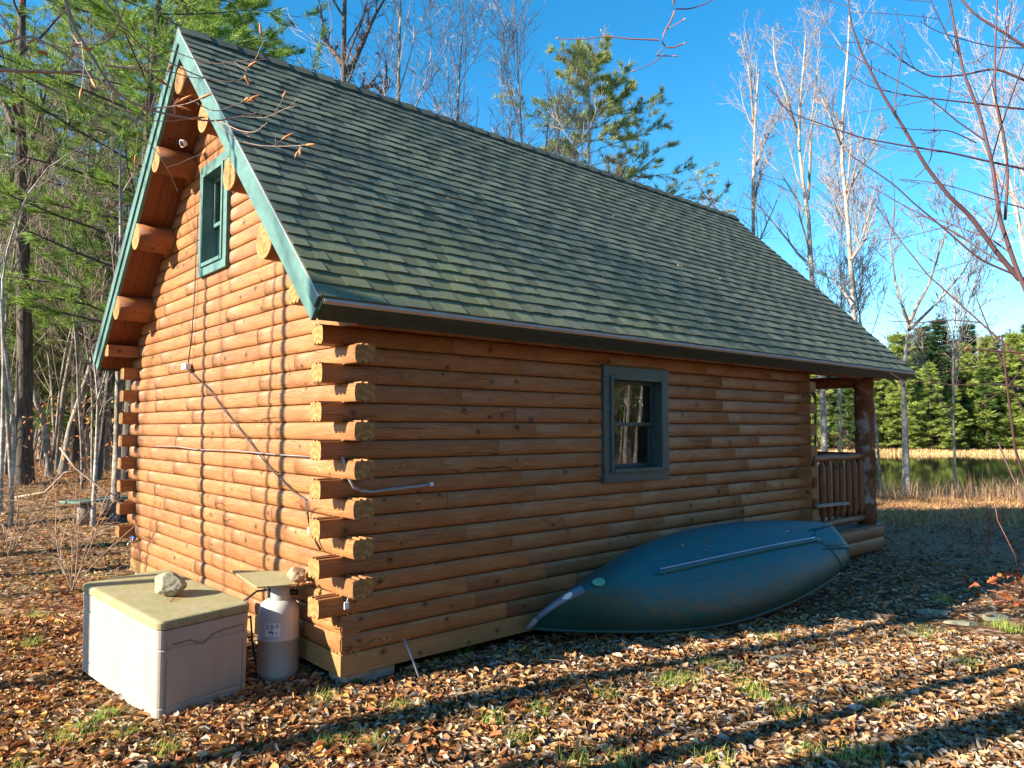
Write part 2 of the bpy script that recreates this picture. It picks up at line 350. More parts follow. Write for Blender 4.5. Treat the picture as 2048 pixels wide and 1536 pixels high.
def log_seg(mb, axis, a0, a1, z, base, sgn, rng, end0=False, end1=False):
    """axis 'x' or 'y'; base = wall plane coordinate, sgn = outward sign on the other axis"""
    c = (rng.random(), rng.random()**2, rng.random()); jit = rng.uniform(-.003, .003); ou, ov = rng.uniform(0, 50), rng.uniform(0, 50)
    per = [0]
    for i in range(1, len(PROF)+1):
        p, q = PROF[i-1], PROF[i % len(PROF)]; per.append(per[-1]+math.hypot(p[0]-q[0], p[1]-q[1]))
    b = []
    n = max(1, int((a1-a0)/.35)) if axis in 'xy' else 1
    As = [a0+(a1-a0)*i/n for i in range(n+1)]
    wob = [rng.uniform(-.0015, .0015) for _ in As]
    for a, wb in zip(As, wob):
        pts = []
        for (o_, zz) in PROF:
            q = base+sgn*(o_+jit+(wb if o_ > -.02 else 0))
            pts.append((a, q, z+zz) if axis == 'x' else (q, a, z+zz))
        b.append(mb.add(pts))
    K = len(PROF)
    flip = (axis == 'x') == (sgn > 0)
    for s_ in range(n):
        for i in range(K):
            j = (i+1) % K; f = [b[s_]+i, b[s_+1]+i, b[s_+1]+j, b[s_]+j]
            uv = [(As[s_]+ou, per[i]+ov), (As[s_+1]+ou, per[i]+ov), (As[s_+1]+ou, per[i+1]+ov), (As[s_]+ou, per[i+1]+ov)]
            if flip: f = f[::-1]; uv = uv[::-1]
            mb.face(f, 0, uv, c, 1 <= i < NP-2)
    for bb, rev, e in ((b[0], True, end0), (b[-1], False, end1)):
        f = [bb+i for i in range(K)]; uv = [(p[0]+ou % 1*.1, p[1]+ov % 1*.1) for p in PROF]
        if rev != flip: f = f[::-1]; uv = uv[::-1]
        mb.face(f, 1 if e else 0, uv, c)
def course(mb, axis, a0, a1, k, base, sgn, rng, e0=True, e1=True, hole=None):
    z = Z0+H*k; spans = [(a0, a1)]
    if hole and hole[2] <= k <= hole[3]: spans = [(a0, hole[0]), (hole[1], a1)]
    for (s0, s1) in spans:
        if s1-s0 < .05: continue
        cuts = [s0]
        while s1-cuts[-1] > 2.2: cuts.append(cuts[-1]+rng.uniform(.9, 2.2))
        if len(cuts) > 1 and s1-cuts[-1] < .35: cuts.pop()
        cuts.append(s1)
        for i in range(len(cuts)-1):
            log_seg(mb, axis, cuts[i]+(.0018 if i else 0), cuts[i+1]-(.0018 if i < len(cuts)-2 else 0), z, base, sgn, rng, i == 0 and s0 == a0 and e0, i == len(cuts)-2 and s1 == a1 and e1)
rng = random.Random(5)
WX0, WX1, WZ0, WZ1 = 3.046, 4.171, 1.356, 2.609
GY0, GY1, GZ0, GZ1 = 2.49, 3.325, 3.644, 4.909
# long side walls (logs along x); even courses run through the corners, odd ones butt inside
for nm, base, sgn in (('side_wall', 0, -1), ('back_side_wall', W, 1)):
    mb = MB()
    for k in range(0, 19):
        even = k % 2 == 0 and k > 0
        a0 = (-DX if k < 18 else -.40) if even else .003; a1 = (L+DX if k < 18 else 10.3) if even else L-.003
        if k < 2: a0, a1 = .003, L-.003
        hole = (WX0+.07, WX1-.07, 8, 15) if sgn < 0 else None
        course(mb, 'x', a0, a1, k, base, sgn, rng, hole=hole)
    mb.build(nm, [M['log'], M['end']], cabin)
for nm, base, sgn in (('gable_wall', 0, -1), ('front_wall', L, 1)):
    mb = MB()
    for k in range(0, 38):
        z = Z0+H*k; odd = k % 2 == 1
        if k < 18: a0, a1 = (-DY, W+DY) if odd else (T+.002, W-T-.002)
        else: a0 = z-3.02; a1 = W-a0
        if k < 2: a0, a1 = (.0, W)
        if k == 17: a0, a1 = -.16, W+.16
        if a1-a0 < .3: continue
        if k == 18 : a0, a1 = T+.002, W-T-.002
        hole = (GY0+.07, GY1-.07, 23, 30) if sgn < 0 else (2.62, 3.68, 1, 16)
        course(mb, 'y', a0, a1, k, base, sgn, rng, e0=odd and k > 1, e1=odd and k > 1, hole=hole)
    mb.build(nm, [M['log'], M['end']], cabin)
# sill beams
mb = MB(); mb.box(-.004, L, -.004, .05, 0, Z0-.002).box(-.004, .05, .0505, W+.004, 0, Z0-.002).box(L-.05, L, .0505, W, 0, Z0-.002).box(.0505, L-.0505, W-.05, W+.004, 0, Z0-.002)
mb.build('sill_beam', M['sill'], cabin, .004)
mb = MB(); mb.box(.06, L-.06, .06, W-.06, .10, .14); mb.build('floor', M['interior'], cabin)

# ---- roof
RX0, RX1, EAVE, RIDGE_Y, RIDGE_Z = -.4312, 10.4546, -.4315, W/2, 6.26
S2 = math.sqrt(.5)
def roof_pt(x, s, side, h=0):
    """s metres up the slope from the eave, h above the surface"""
    y = EAVE+s*S2; z = (RZ+EAVE)+s*S2; y -= h*S2; z += h*S2
    if side: y = W-y
    return (x, y, z)
SL = (RIDGE_Y-EAVE)/S2
ANG = math.pi/4
rng = random.Random(9)
mb = MB()
for side in (0, 1):
    nc = 30; ex = SL/nc
    for r_ in range(nc):
        x = RX0-.015; s0 = r_*ex-(.015 if r_ == 0 else 0); s1 = s0+ex*1.15
        if s1 > SL: s1 = SL
        hi = rng.random() < .5
        x += 0
        tone0 = rng.uniform(-.05, .05)
        while x < RX1+.015:
            w = rng.uniform(.11, .30) if not side else 1.2
            x1 = min(x+w, RX1+.015); thick = .016 if hi else .0095; t_ = min(1, max(0, (.60 if hi else .36)+rng.uniform(-.22, .22)+tone0)); hi = not hi
            dz = rng.uniform(-.004, .004)
            so = s0+dz
            P = [roof_pt(x+.0006, so, side, 0), roof_pt(x1-.0006, so, side, 0), roof_pt(x+.0006, so, side, thick+.004), roof_pt(x1-.0006, so, side, thick+.004), roof_pt(x+.0006, s1, side, .0015), roof_pt(x1-.0006, s1, side, .0015)]
            b = mb.add(P); cc = (t_, 0, 0)
            fs = [[b, b+1, b+3, b+2], [b+2, b+3, b+5, b+4], [b, b+2, b+4], [b+1, b+5, b+3]]
            if side: fs = [f[::-1] for f in fs]
            for q, f in enumerate(fs): mb.face(f, 0, None, (t_*.2, 0, 0) if q == 0 else ((0, 1, 0) if q > 1 else cc))
            x = x1
shingles = mb.build('shingles', M['shingle'], cabin)
mb = MB(); n = 36
for i in range(n):                      # ridge cap pieces, toned dark to stand for the shadowed vent
    xa = RX0-.02+(RX1-RX0+.04)*i/n; xb = xa+(RX1-RX0+.04)/n*1.06; hh = .016+.006
    P = []
    for xx, h_ in ((xa, .020), (xb, .034)):
        for side in (0, 1):
            P.append(roof_pt(xx, SL-.14, side, h_))
        P.append((xx, RIDGE_Y, RIDGE_Z+h_*1.6))
    b = mb.add(P); t_ = rng.uniform(.0, .2)
    mb.face([b, b+3, b+5, b+2], 0, None, (t_, 0, 0)); mb.face([b+2, b+5, b+4, b+1], 0, None, (t_, 0, 0)); mb.face([b, b+2, b+1], 0, None, (t_, 0, 0)); mb.face([b+3, b+4, b+5], 0, None, (t_, 0, 0)); mb.face([b, b+3, b+4, b+1], 0)
mb.build('ridge_cap', M['shingle'], shingles)
# roof deck with boarded underside
def slab(mb, x0, x1, s0, s1, h0, h1, side, m=0, c=(.5, .5, .5)):
    P = [roof_pt(x, s, side, h) for x in (x0, x1) for s in (s0, s1) for h in (h0, h1)]; b = mb.add(P)
    dx, dy, dz = x1-x0, s1-s0, h1-h0; off = random.random()*20
    for q, (a, bb) in (((0, 1, 3, 2), (dz, dy)), ((4, 6, 7, 5), (dy, dz)), ((0, 4, 5, 1), (dx, dz)), ((2, 3, 7, 6), (dz, dx)), ((0, 2, 6, 4), (dy, dx)), ((1, 5, 7, 3), (dx, dy))):
        uv = [(0, 0), (a, 0), (a, bb), (0, bb)]
        if bb > a: uv = [(v, u) for u, v in uv]
        f = [b+i for i in q]; uv = [(u+off, v+off) for u, v in uv]
        if side: f = f[::-1]; uv = uv[::-1]
        mb.face(f, m, uv, c)
mb = MB()
for side in (0, 1):
    x = RX0+.045
    while x < RX1-.05:                 # boards run up the slope
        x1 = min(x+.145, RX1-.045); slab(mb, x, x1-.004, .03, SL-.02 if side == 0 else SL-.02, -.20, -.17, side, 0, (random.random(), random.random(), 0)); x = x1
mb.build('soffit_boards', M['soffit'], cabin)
mb = MB()
for side in (0, 1): slab(mb, RX0+.04, RX1-.04, .02, SL-.03, -.168, -.004, side)
mb.build('roof_deck', M['deck'], cabin)
# rake boards: one board each slope at both gables, with a narrow second board on top
for xa, xb, xc, xd in ((RX0, RX0+.04, RX0-.022, RX0-.001), (RX1-.04, RX1, RX1+.001, RX1+.022)):
    for side in (0, 1):
        mb = MB(); 
        def rk(x0, x1, h0, h1, se=0.):
            P = []
            for x in (x0, x1):
                for h in (h0, h1):
                    P.append(roof_pt(x, se, side, h))
                    yy = RIDGE_Y; s_ = SL+h      # mitred at the ridge plane
                    P.append(roof_pt(x, s_, side, h))
            b = mb.add(P)
            for q in ((0, 1, 3, 2), (4, 6, 7, 5), (0, 4, 5, 1), (2, 3, 7, 6), (0, 2, 6, 4), (1, 5, 7, 3)):
                f = [b+i for i in q]; mb.face(f if side else f[::-1], 0)
        rk(xa, xb, -.225, -.003); rk(xc, xd, -.105, -.003)
        mb.build('rake_board', M['green_trim'], cabin)
        mb = MB(); rk(min(xa, xc)-.004, max(xb, xd)+.004, -.0028, .0005, -.004); mb.build('drip_edge', M['drip_pale'], cabin)
for side in (0, 1):
    mb = MB(); 
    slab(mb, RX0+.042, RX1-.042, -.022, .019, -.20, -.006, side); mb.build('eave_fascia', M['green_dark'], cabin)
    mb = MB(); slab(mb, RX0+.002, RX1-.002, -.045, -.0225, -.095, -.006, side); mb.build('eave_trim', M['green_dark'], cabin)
    mb = MB(); slab(mb, RX0+.01, RX1-.01, -.052, -.001, -.0058, -.0015, side); slab(mb, RX0+.01, RX1-.01, -.052, -.0455, -.03, -.0059, side); mb.build('drip_edge', M['drip'], cabin)
# purlins
for dy, z, r_ in ((0, 5.70, .15), (.78, 5.04, .155), (1.52, 4.28, .165), (2.32, 3.50, .16)):
    for sg in ((1,) if dy == 0 else (-1, 1)):
        mb = MB(); rr = random.Random(int(z*10)+sg); pts = [(-.425+i*.2, W/2+sg*dy, z) for i in range(5)]
        mb.tube(pts, [r_*.97]+[r_*rr.uniform(.97, 1.03) for _ in pts[1:]], 28, m=0, mc=1, c=(rr.random(), .4, 0))
        mb.build('purlin', [M['logdark'], M['end']], cabin)
# beams carrying the porch roof
mb = MB()
for y in (.10, W-.10): mb.tube([(L+.1, y, 2.86), (10.3, y, 2.86)], .11, 16, mc=1)
mb.tube([(9.8, .0, 2.72), (9.8, W, 2.72)], .10, 16, mc=1)
mb.build('porch_beam', [M['rail'], M['end']], cabin)

# ---- windows
def window(name, axis, a0, a1, z0, z1, out, th, split=.5, tag_label=None):
    """axis 'x': wall y=0 facing -y. axis 'y': wall x=0 facing -x. built in (a, o, z): o = outward"""
    def tr(mb):
        v = []
        for (a, o_, z) in mb.v: v.append((a, -o_, z) if axis == 'x' else (-o_, a, z))
        mb.v = v
        if axis == 'y': mb.f = [f[::-1] for f in mb.f]; mb.uv = [u[::-1] for u in mb.uv]
        else: pass
        return mb
    def bx(mb, *q): 
        mb.box(*q); return mb
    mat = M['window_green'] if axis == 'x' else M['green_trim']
    f = MB(); o0, o1 = -.0, .052
    bx(f, a0, a1, o0, o1, z1-th, z1); bx(f, a0, a1, o0, o1, z0, z0+th); bx(f, a0, a0+th, o0, o1-.002, z0+th+.001, z1-th-.001); bx(f, a1-th, a1, o0, o1-.002, z0+th+.001, z1-th-.001)
    tr(f); wo = f.build(name, mat, cabin, .003)
    if tag_label: wo['label'] = tag_label
    # jamb liner standing slightly proud, running back through the wall
    i0, i1, j0, j1 = a0+th, a1-th, z0+th, z1-th; w_ = .028
    g = MB(); bx(g, i0-.012, i0+w_, -.17, .066, j0-.012, j1+.012); bx(g, i1-w_, i1+.012, -.17, .066, j0-.012, j1+.012); bx(g, i0+w_+.0005, i1-w_-.0005, -.17, .066, j1-w_, j1+.012); bx(g, i0+w_+.0005, i1-w_-.0005, -.17, .074, j0-.012, j0+w_)
    tr(g); g.build('frame', mat, wo, .002)
    a_0, a_1, zz0, zz1 = i0+w_, i1-w_, j0+w_, j1-w_; zm = zz0+(zz1-zz0)*split; s_ = .042
    for nm, lo, hi, oo in (('upper_sash', zm-.02, zz1, -.055), ('lower_sash', zz0, zm+.02, -.10)):
        q = MB(); bx(q, a_0+.001, a_0+s_, oo-.035, oo, lo, hi); bx(q, a_1-s_, a_1-.001, oo-.035, oo, lo, hi); bx(q, a_0+s_+.0005, a_1-s_-.0005, oo-.035, oo, hi-s_, hi-.001); bx(q, a_0+s_+.0005, a_1-s_-.0005, oo-.035, oo, lo+.001, lo+s_)
        tr(q); so = q.build(nm, mat, wo, .002)
        p = MB(); b_ = p.add([(a_0+s_-.002, oo-.018, lo+s_-.002), (a_1-s_+.002, oo-.018, lo+s_-.002), (a_1-s_+.002, oo-.018, hi-s_+.002), (a_0+s_-.002, oo-.018, hi-s_+.002)]); p.face([b_, b_+1, b_+2, b_+3]); tr(p); p.build('glass', M['glass'], so)
    return wo
window('side_window', 'x', WX0, WX1, WZ0, WZ1, 0, .115, .5)
window('gable_window', 'y', GY0, GY1, GZ0, GZ1, 0, .11, .45)
# dark blind behind the side window pane and a twig wreath hanging on the inside
# wreath of twigs
wr = random.Random(3)
wreath = empty('twig_wreath', (3.60, .24, 2.12), label='brown twig wreath hanging behind the side window glass', cat='wreath')
mb = MB()
for i in range(230):
    a0 = wr.uniform(0, 2*math.pi); r0 = wr.uniform(.16, .36); da = wr.uniform(.7, 1.8); n = 6
    yo = wr.uniform(-.05, .05); dr = wr.uniform(-.07, .12)
    pts = [((r0+dr*j/n)*math.cos(a0+da*j/n), yo+wr.uniform(-.01, .01), (r0+dr*j/n)*math.sin(a0+da*j/n)) for j in range(n+1)]
    mb.tube(pts, wr.uniform(.003, .007), 4, False, c=(wr.random(),)*3)
mb.build('twigs', M['twig_beech'], wreath)
shelf = empty('bark_slab', (3.72, .3, 1.4), label='split slab of barked log standing inside the side window', cat='log slab')
mb = MB(); mb.tube([(.05, 0, 0), (.02, 0, .2), (.04, .0, .42)], [.14, .12, .12], 10, mc=1, wob=.08, rng=wr); mb.tube([(-.28, .02, 0), (-.30, .0, .25), (-.27, 0, .43)], [.16, .17, .15], 10, mc=1, wob=.08, rng=wr)
mb.build('slab', [M['bark_mid'], M['end']], shelf)
mb = MB(); mb.box(3.0, 4.3, .20, .46, 1.36, 1.39); mb.build('window_shelf', M['interior'], cabin)
# front wall infill with a half round light in the door
def door_with_lunette():
    mb = MB(); y0, y1, z0, z1 = 2.3, 4.1, .17, 2.78; cy, cz, r_ = 3.15, 2.31, .27
    n = 20; arc = [(cy+r_*math.cos(math.pi*i/n), cz+r_*math.sin(math.pi*i/n)) for i in range(n+1)]
    for x, rev in ((L-.09, False), (L-.03, True)):
        b = mb.add([(x, p, q) for p, q in arc]); t_ = mb.add([(x, p, z1) for p, q in arc])
        o_ = mb.add([(x, y0, z0), (x, y1, z0), (x, y1, cz), (x, y0, cz), (x, y0, z1), (x, y1, z1)])
        fs = [[b+i, b+i+1, t_+i+1, t_+i] for i in range(n)]
        fs += [[o_, o_+1, o_+2, b, b+n, o_+3], [b, o_+2, o_+5, t_], [o_+3, b+n, t_+n, o_+4]]
        for f in fs: mb.face(f[::-1] if rev else f)
    d = mb.build('front_door', M['interior'], cabin)
    g = MB(); b = g.add([(L-.06, p, q) for p, q in arc]); g.face([b+i for i in range(n+1)]); g.build('half_round_glass', M['glass'], d)
door_with_lunette()

# ---- porch
mb = MB()
for k, (z0, z1) in enumerate(((-.076, .125), (.127, .318))):
    b_ = .012*k
    mb.tube([(L+.0, .085, (z0+z1)/2), (10.05, .085, (z0+z1)/2)], .1, 4, sm=False, mc=1)
    mb.v = mb.v[:-8]; mb.f = mb.f[:-6]; mb.m = mb.m[:-6]; mb.uv = mb.uv[:-6]; mb.c = mb.c[:-6]; mb.sm = mb.sm[:-6]
    P = []; n = 6
    for x in (L+.02, 10.095):
        for i in range(n+1):
            t = i/n; P.append((x, -.004-.02*(1-abs(2*t-1)**2.5), z0+(z1-z0)*t))
        P.append((x, .15, z1)); P.append((x, .15, z0))
    bb = mb.add(P); K = n+3; off = k*7.3
    for i in range(K):
        j = (i+1) % K; mb.face([bb+i, bb+j, bb+K+j, bb+K+i][::-1], 0, [(off, i*.03), (off, j*.03), (off+2.6, j*.03), (off+2.6, i*.03)][::-1], (.5, .3, 0))
    mb.face([bb+K+i for i in range(K)][::-1], 1, [(0, i*.02) for i in range(K)])
mb.box(10.0, 10.09, .155, W, -.076, .31); mb.box(L+.02, 10.0, W-.1, W, -.076, .31)
mb.build('porch_beam_logs', [M['rail'], M['end']], cabin)
mb = MB(); y = -.03
while y < W: mb.box(L+.03, 10.12, y, y+.135, .32, .352, 0, (random.random(), 0, 0)); y += .141
mb.build('porch_deck', M['deck'], cabin, .003)
def post(x, y, seed):
    rr = random.Random(seed); mb = MB(); n = 14
    pts = [(x+rr.uniform(-.008, .008), y+rr.uniform(-.008, .008), .352+(2.78-.352)*i/n) for i in range(n+1)]
    mb.tube(pts, [.152*rr.uniform(.95, 1.04) for _ in pts], 20, mc=1, wob=.02, rng=rr)
    return mb.build('porch_post', [M['post_bark'], M['end']], cabin)
post(9.80, .13, 1); post(9.80, W-.13, 2)
post(9.80, 2.0, 4)
def rail(p, q, seed, nb, z0=.47, z1=1.475, nm='porch_railing'):
    rr = random.Random(seed); p = Vector(p); q = Vector(q); mb = MB()
    for zz in (z1, z0): 
        pts = [p.lerp(q, i/8)+Vector((0, 0, zz+rr.uniform(-.008, .008))) for i in range(9)]
        mb = MB(); mb.tube(pts, [.052*rr.uniform(.94, 1.06) for _ in pts], 14, mc=1)
        if zz == z1: ro = mb.build(nm, [M['rail'], M['end']], cabin)
        else: mb.build('bottom_rail', [M['rail'], M['end']], ro)
    for i in range(nb):
        c_ = p.lerp(q, (i+.5)/nb); m2 = MB(); r_ = .052*rr.uniform(.9, 1.08)
        zs = [z0+.035, z0+.10, z0+.16, z1-.15, z1-.09, z1-.04]; rs = [.018, .034, r_, r_, .034, .018]
        m2.tube([(c_.x+rr.uniform(-.004, .004), c_.y, z) for z in zs], rs, 12, c=(rr.random(), .3, 0)); m2.build('baluster', M['rail'], ro)
rail((7.62, .10, 0), (9.70, .13, 0), 3, 9)
rail((9.80, .28, 0), (9.80, 1.86, 0), 5, 7)
mb = MB(); mb.bar((7.78, -.0, .79), (8.85, .02, .76), .07, .045); mb.build('railing_plank', M['grey_plank'], cabin, .003)
# black cables running down the far corner
mb = MB()
for i in range(4):
    o_ = i*.03
    mb.tube([(7.40, -.06-o_*.3, 2.50+o_), (7.52, -.10-o_*.3, 2.46+o_), (7.60+o_*.4, -.11, 2.35+o_*.5), (7.62+o_*.4, -.09, 2.0), (7.60+o_*.3, -.09, 1.6), (7.56, -.08, 1.42), (7.50, -.05, 1.34)], .011, 6)
mb.build('corner_cable', M['black'], cabin)
# cable, box and conduit on the gable
mb = MB(); mb.box(-.095, -.03, 3.53, 3.68, 2.615, 2.685); mb.build('junction_box', M['white_plastic'], cabin, .006)
mb = MB()
for o_ in (0, .016):
    mb.tube([(-.035, 3.41+o_, 4.4), (-.038, 3.435+o_, 3.9), (-.036, 3.45+o_, 3.5), (-.04, 3.50+o_, 3.0), (-.05, 3.57+o_, 2.68)], .004, 5)
    mb.tube([(-.05, 3.58+o_, 2.63), (-.038, 3.3+o_, 2.50), (-.036, 2.9+o_, 2.36), (-.036, 2.46+o_, 2.13), (-.036, 1.9+o_, 1.87), (-.036, 1.31+o_, 1.58), (-.036, .80+o_, 1.39), (-.034, .58+o_, 1.34), (-.034, .53+o_, 1.24), (-.034, .50+o_, 1.15)], .0045, 5)
mb.tube([(-.036, .50, 1.15), (-.06, .42, 1.10), (-.05, .36, 1.02), (-.03, .30, .95)], .009, 6)
mb.build('power_cable', M['black'], cabin)
mb = MB(); mb.tube([(-.06, .445, 1.115), (-.06, .415, 1.06)], .02, 10); mb.build('cable_connector', M['white_plastic'], cabin)
mb = MB(); mb.tube([(-.037, 4.75, 1.712), (-.039, 4.0, 1.722), (-.037, 3.2, 1.70), (-.038, 2.2, 1.715), (-.037, 1.2, 1.70), (-.037, .5, 1.70)], .0042, 6)
mb.build('wall_conduit', M['grey_cable'], cabin)
mb = MB(); mb.tube([(-.02, -.02, 1.71), (-.01, -.04, 1.66), (.01, -.06, 1.56), (.06, -.06, 1.475), (.14, -.045, 1.435), (.25, -.045, 1.425), (.45, -.045, 1.437), (.65, -.045, 1.445), (.80, -.045, 1.455)], .0125, 8)
mb.build('conduit', M['grey_cable'], cabin)
mb = MB(); mb.tube([(.80, -.045, 1.455), (.835, -.045, 1.458)], .02, 8); mb.build('conduit_cap', M['white_plastic'], cabin)
mb = MB(); mb.tube([(-.02, -.17, .66), (-.045, -.178, .64), (-.055, -.18, .615)], .003, 4); mb.box(-.075, -.038, -.188, -.176, .565, .617); mb.build('cable_tag', M['white_plastic'], cabin)
# tap and drain pipe at the far gable corner
mb = MB(); mb.tube([(-.02, 5.50, .43), (-.12, 5.50, .43)], .014, 8); mb.tube([(-.12, 5.50, .44), (-.15, 5.5, .37)], .014, 8); mb.tube([(-.08, 5.50, .43), (-.08, 5.5, .48)], .01, 8)
tp = mb.build('tap', M['metal'], cabin)
mb = MB(); mb.tube([(-.08, 5.42, .485), (-.08, 5.58, .49)], .015, 8); mb.build('tap_handle', M['blue_plastic'], tp)
mb = MB(); mb.tube([(-.19, 5.80, .56), (-.04, 5.80, .56)], .05, 14, caps=False); mb.build('vent_pipe', M['white_plastic'], cabin)
# floodlight under the peak
mb = MB(); mb.tube([(-.20, 3.38, 5.19), (-.25, 3.37, 5.17)], [.03, .045], 12); fl = mb.build('floodlight', M['white_plastic'], cabin)
mb = MB(); mb.tube([(-.255, 3.37, 5.17), (-.262, 3.37, 5.168)], [.035, .03], 12); mb.build('lens', M['black'], fl)
mb = MB(); mb.tube([(-.40, 4.05, 5.75), (-.38, 3.9, 5.45), (-.32, 3.62, 5.28), (-.2, 3.42, 5.2)], .004, 4); mb.tube([(-.40, 4.07, 5.72), (-.37, 3.93, 5.40), (-.3, 3.66, 5.24), (-.2, 3.4, 5.19)], .003, 4); mb.build('lamp_wire', M['black'], cabin)
# piers
for i, (x, y) in enumerate(((.30, .18), (9.95, .20), (.25, W-.3), (3.7, .3), (6.6, .3))):
    mb = MB(); hb = random.Random(i); z0 = gz(x, y)-.1; b = .2
    mb.box(x-b-.03, x+b+.03, y-.13, y+.15, z0, -.003 if x < 9 else -.08, c=(.5,)*3); mb.build('pier_block', M['concrete'], cabin, .012)

# ------------------------------------------------------------------ canoe
def canoe():
    B, D = .53, .40
    q = (1.95, -.185, .172, -.169, .058, .821, 4.24)
    x, y, z, h, pi_, ro, Lc = q
    ex = Vector((math.cos(h)*math.cos(pi_), math.sin(h)*math.cos(pi_), math.sin(pi_)))
    s0 = Vector((0, 0, 1)).cross(ex).normalized(); u0 = ex.cross(s0)
    ev = s0*math.cos(ro)+u0*math.sin(ro); ew = -s0*math.sin(ro)+u0*math.cos(ro)
    Mx = Matrix(((ex.x, ev.x, ew.x, x), (ex.y, ev.y, ew.y, y), (ex.z, ev.z, ew.z, z), (0, 0, 0, 1)))
    root = empty('canoe', (0, 0, 0), label='overturned blue green square stern canoe leaning on its side against the cabin wall', cat='canoe'); root.matrix_world = Mx
    def sec(u):
        b = B*math.sin(math.pi/2*min(u/.55, 1))**.85 if u < .55 else B*(1-.42*((u-.55)/.45)**2)
        s = -.16*max(0, 1-u/.35)**2
        k = D*(1-max(0, 1-u/.10)**2.2)*(1-.15*max(0, (u-.7)/.3)) if u > 0 else 0
        return b, s, max(k, s+.02)
    def pt(u, th, inset=0):
        b, s, k = sec(u); e = .55+.45*max(0, 1-u/.3); e2 = .8+.3*max(0, 1-u/.3)
        b = max(b-inset, .002); k = max(k-inset, s+.01)
        sn, cs = math.sin(th), abs(math.cos(th))
        return (u*Lc, b*math.copysign(abs(sn)**e2, sn), s+(k-s)*cs**e)
    nu, nt = 70, 40
    us = [(i/nu)**1.25 for i in range(nu+1)]; ths = [-math.pi/2+math.pi*j/nt for j in range(nt+1)]
    hull = MB(); rows = [hull.add([pt(u, t) for t in ths]) for u in us]; inn = [hull.add([pt(u, t, .008) for t in ths]) for u in us]
    for i in range(nu):
        for j in range(nt):
            hull.face([rows[i]+j, rows[i+1]+j, rows[i+1]+j+1, rows[i]+j+1], 0, None, (.5,)*3, True)
            hull.face([inn[i]+j, inn[i]+j+1, inn[i+1]+j+1, inn[i+1]+j], 0, None, (.5,)*3, True)
    hull.face([rows[nu]+j for j in range(nt+1)]); hull.face([inn[nu]+j for j in range(nt, -1, -1)])
    m = NT('canoe_hull_plastic', .42, .35); o = m.tc(); sx = m.n('SeparateXYZ'); m.l(o, sx.inputs[0])
    n1 = m.noise(m.mapping(o, (1.2, 5, 5)), 1.3, 5, .6); n2 = m.noise(m.mapping(o, (2, 9, 9)), 3, 6, .7); n3 = m.noise(o, 55, 4, .7)
    c = m.mix(n1, (.004, .085, .118), (.008, .145, .175))
    lowd = m.ramp(m.math('MULTIPLY', sx.outputs[1], -1.0), [(.02, (0, 0, 0)), (.40, (1, 1, 1))])
    dust = m.math('MULTIPLY', m.math('ADD', m.math('MULTIPLY', lowd, .95), .18), m.ramp(n2, [(.40, (0, 0, 0)), (.56, (1, 1, 1))]))
    sc_ = m.noise(m.mapping(o, (1.5, 40, 40), (0, 3, 1)), 2.2, 3, .6)
    c = m.mix(m.math('MULTIPLY', m.ramp(sc_, [(.63, (0, 0, 0)), (.67, (1, 1, 1))]), .35), c, (.16, .24, .22))
    c = m.mix(m.math('MULTIPLY', dust, .5), c, (.155, .115, .05)); bowz = m.ramp(sx.outputs[0], [(.6, (1, 1, 1)), (1.0, (0, 0, 0))])
    c = m.mix(m.math('MULTIPLY', bowz, .5), c, (.010, .055, .035))
    c = m.mix(m.math('MULTIPLY', m.ramp(n3, [(.66, (0, 0, 0)), (.70, (1, 1, 1))]), .5), c, (.18, .16, .10))
    m.base(c); m.l(m.ramp(n2, [(0, (.32,)*3), (1, (.6,)*3)]), m.b.inputs['Roughness']); m.bump(n1, .25, .02); hullmat = m.mat
    ho = hull.build('hull', hullmat, root)
    metal = plain('canoe_trim_blue', (.22, .30, .42), .35, .5, .4); pale = plain('canoe_scuff_pale', (.55, .66, .62), .5); grn = plain('canoe_patch_green', (.10, .38, .25), .5)
    # gunwales
    for sg in (-1, 1):
        g = MB(); g.tube([(lambda p: (p[0], p[1]+sg*.008, p[2]-.006))(pt(u, sg*math.pi/2)) for u in us], .016, 8); g.build('gunwale', metal if sg > 0 else hullmat, root)
    # keel strip with metal edge
    k = MB(); uk = [.28+(.90-.28)*i/30 for i in range(31)]
    k.tube([(u*Lc, -.012, sec(u)[2]+.006) for u in uk], [.008]+[.028]*29+[.02], 10); kl = k.build('keel', hullmat, root)
    k = MB(); k.tube([(u*Lc, .012, sec(u)[2]+.026) for u in uk[1:-1]], .007, 6); k.build('keel_strip', plain('keel_metal', (.55, .55, .75), .3, .5, .7), kl)
    # bow stem band and bow plate
    st = MB(); ub = [.0, .004, .01, .02, .035, .055, .08]
    prev = None
    for u in ub:
        b, s, kk = sec(u); w_ = .030+.25*u
        r4 = st.add([(u*Lc-.012, -w_, kk-.012), (u*Lc-.014, -w_*.4, kk+.010), (u*Lc-.014, w_*.4, kk+.010), (u*Lc-.012, w_, kk-.012)])
        if prev is not None:
            for j in range(3): st.face([prev+j, r4+j, r4+j+1, prev+j+1], 0, None, (.5,)*3, True)
        prev = r4
    sb = st.build('stem_band', plain('stem_band_blue', (.10, .17, .26), .4, .5, var=.4, scale=14), root)
    mo = sb.modifiers.new('solid', 'SOLIDIFY'); mo.thickness = .006
    st = MB(); st.tube([(-.03, 0, -.20), (-.02, 0, -.12), (.0, 0, -.02)], [.03, .028, .024], 10); st.build('bow_cap', plain('bow_cap_grey', (.22, .26, .30), .5), root)
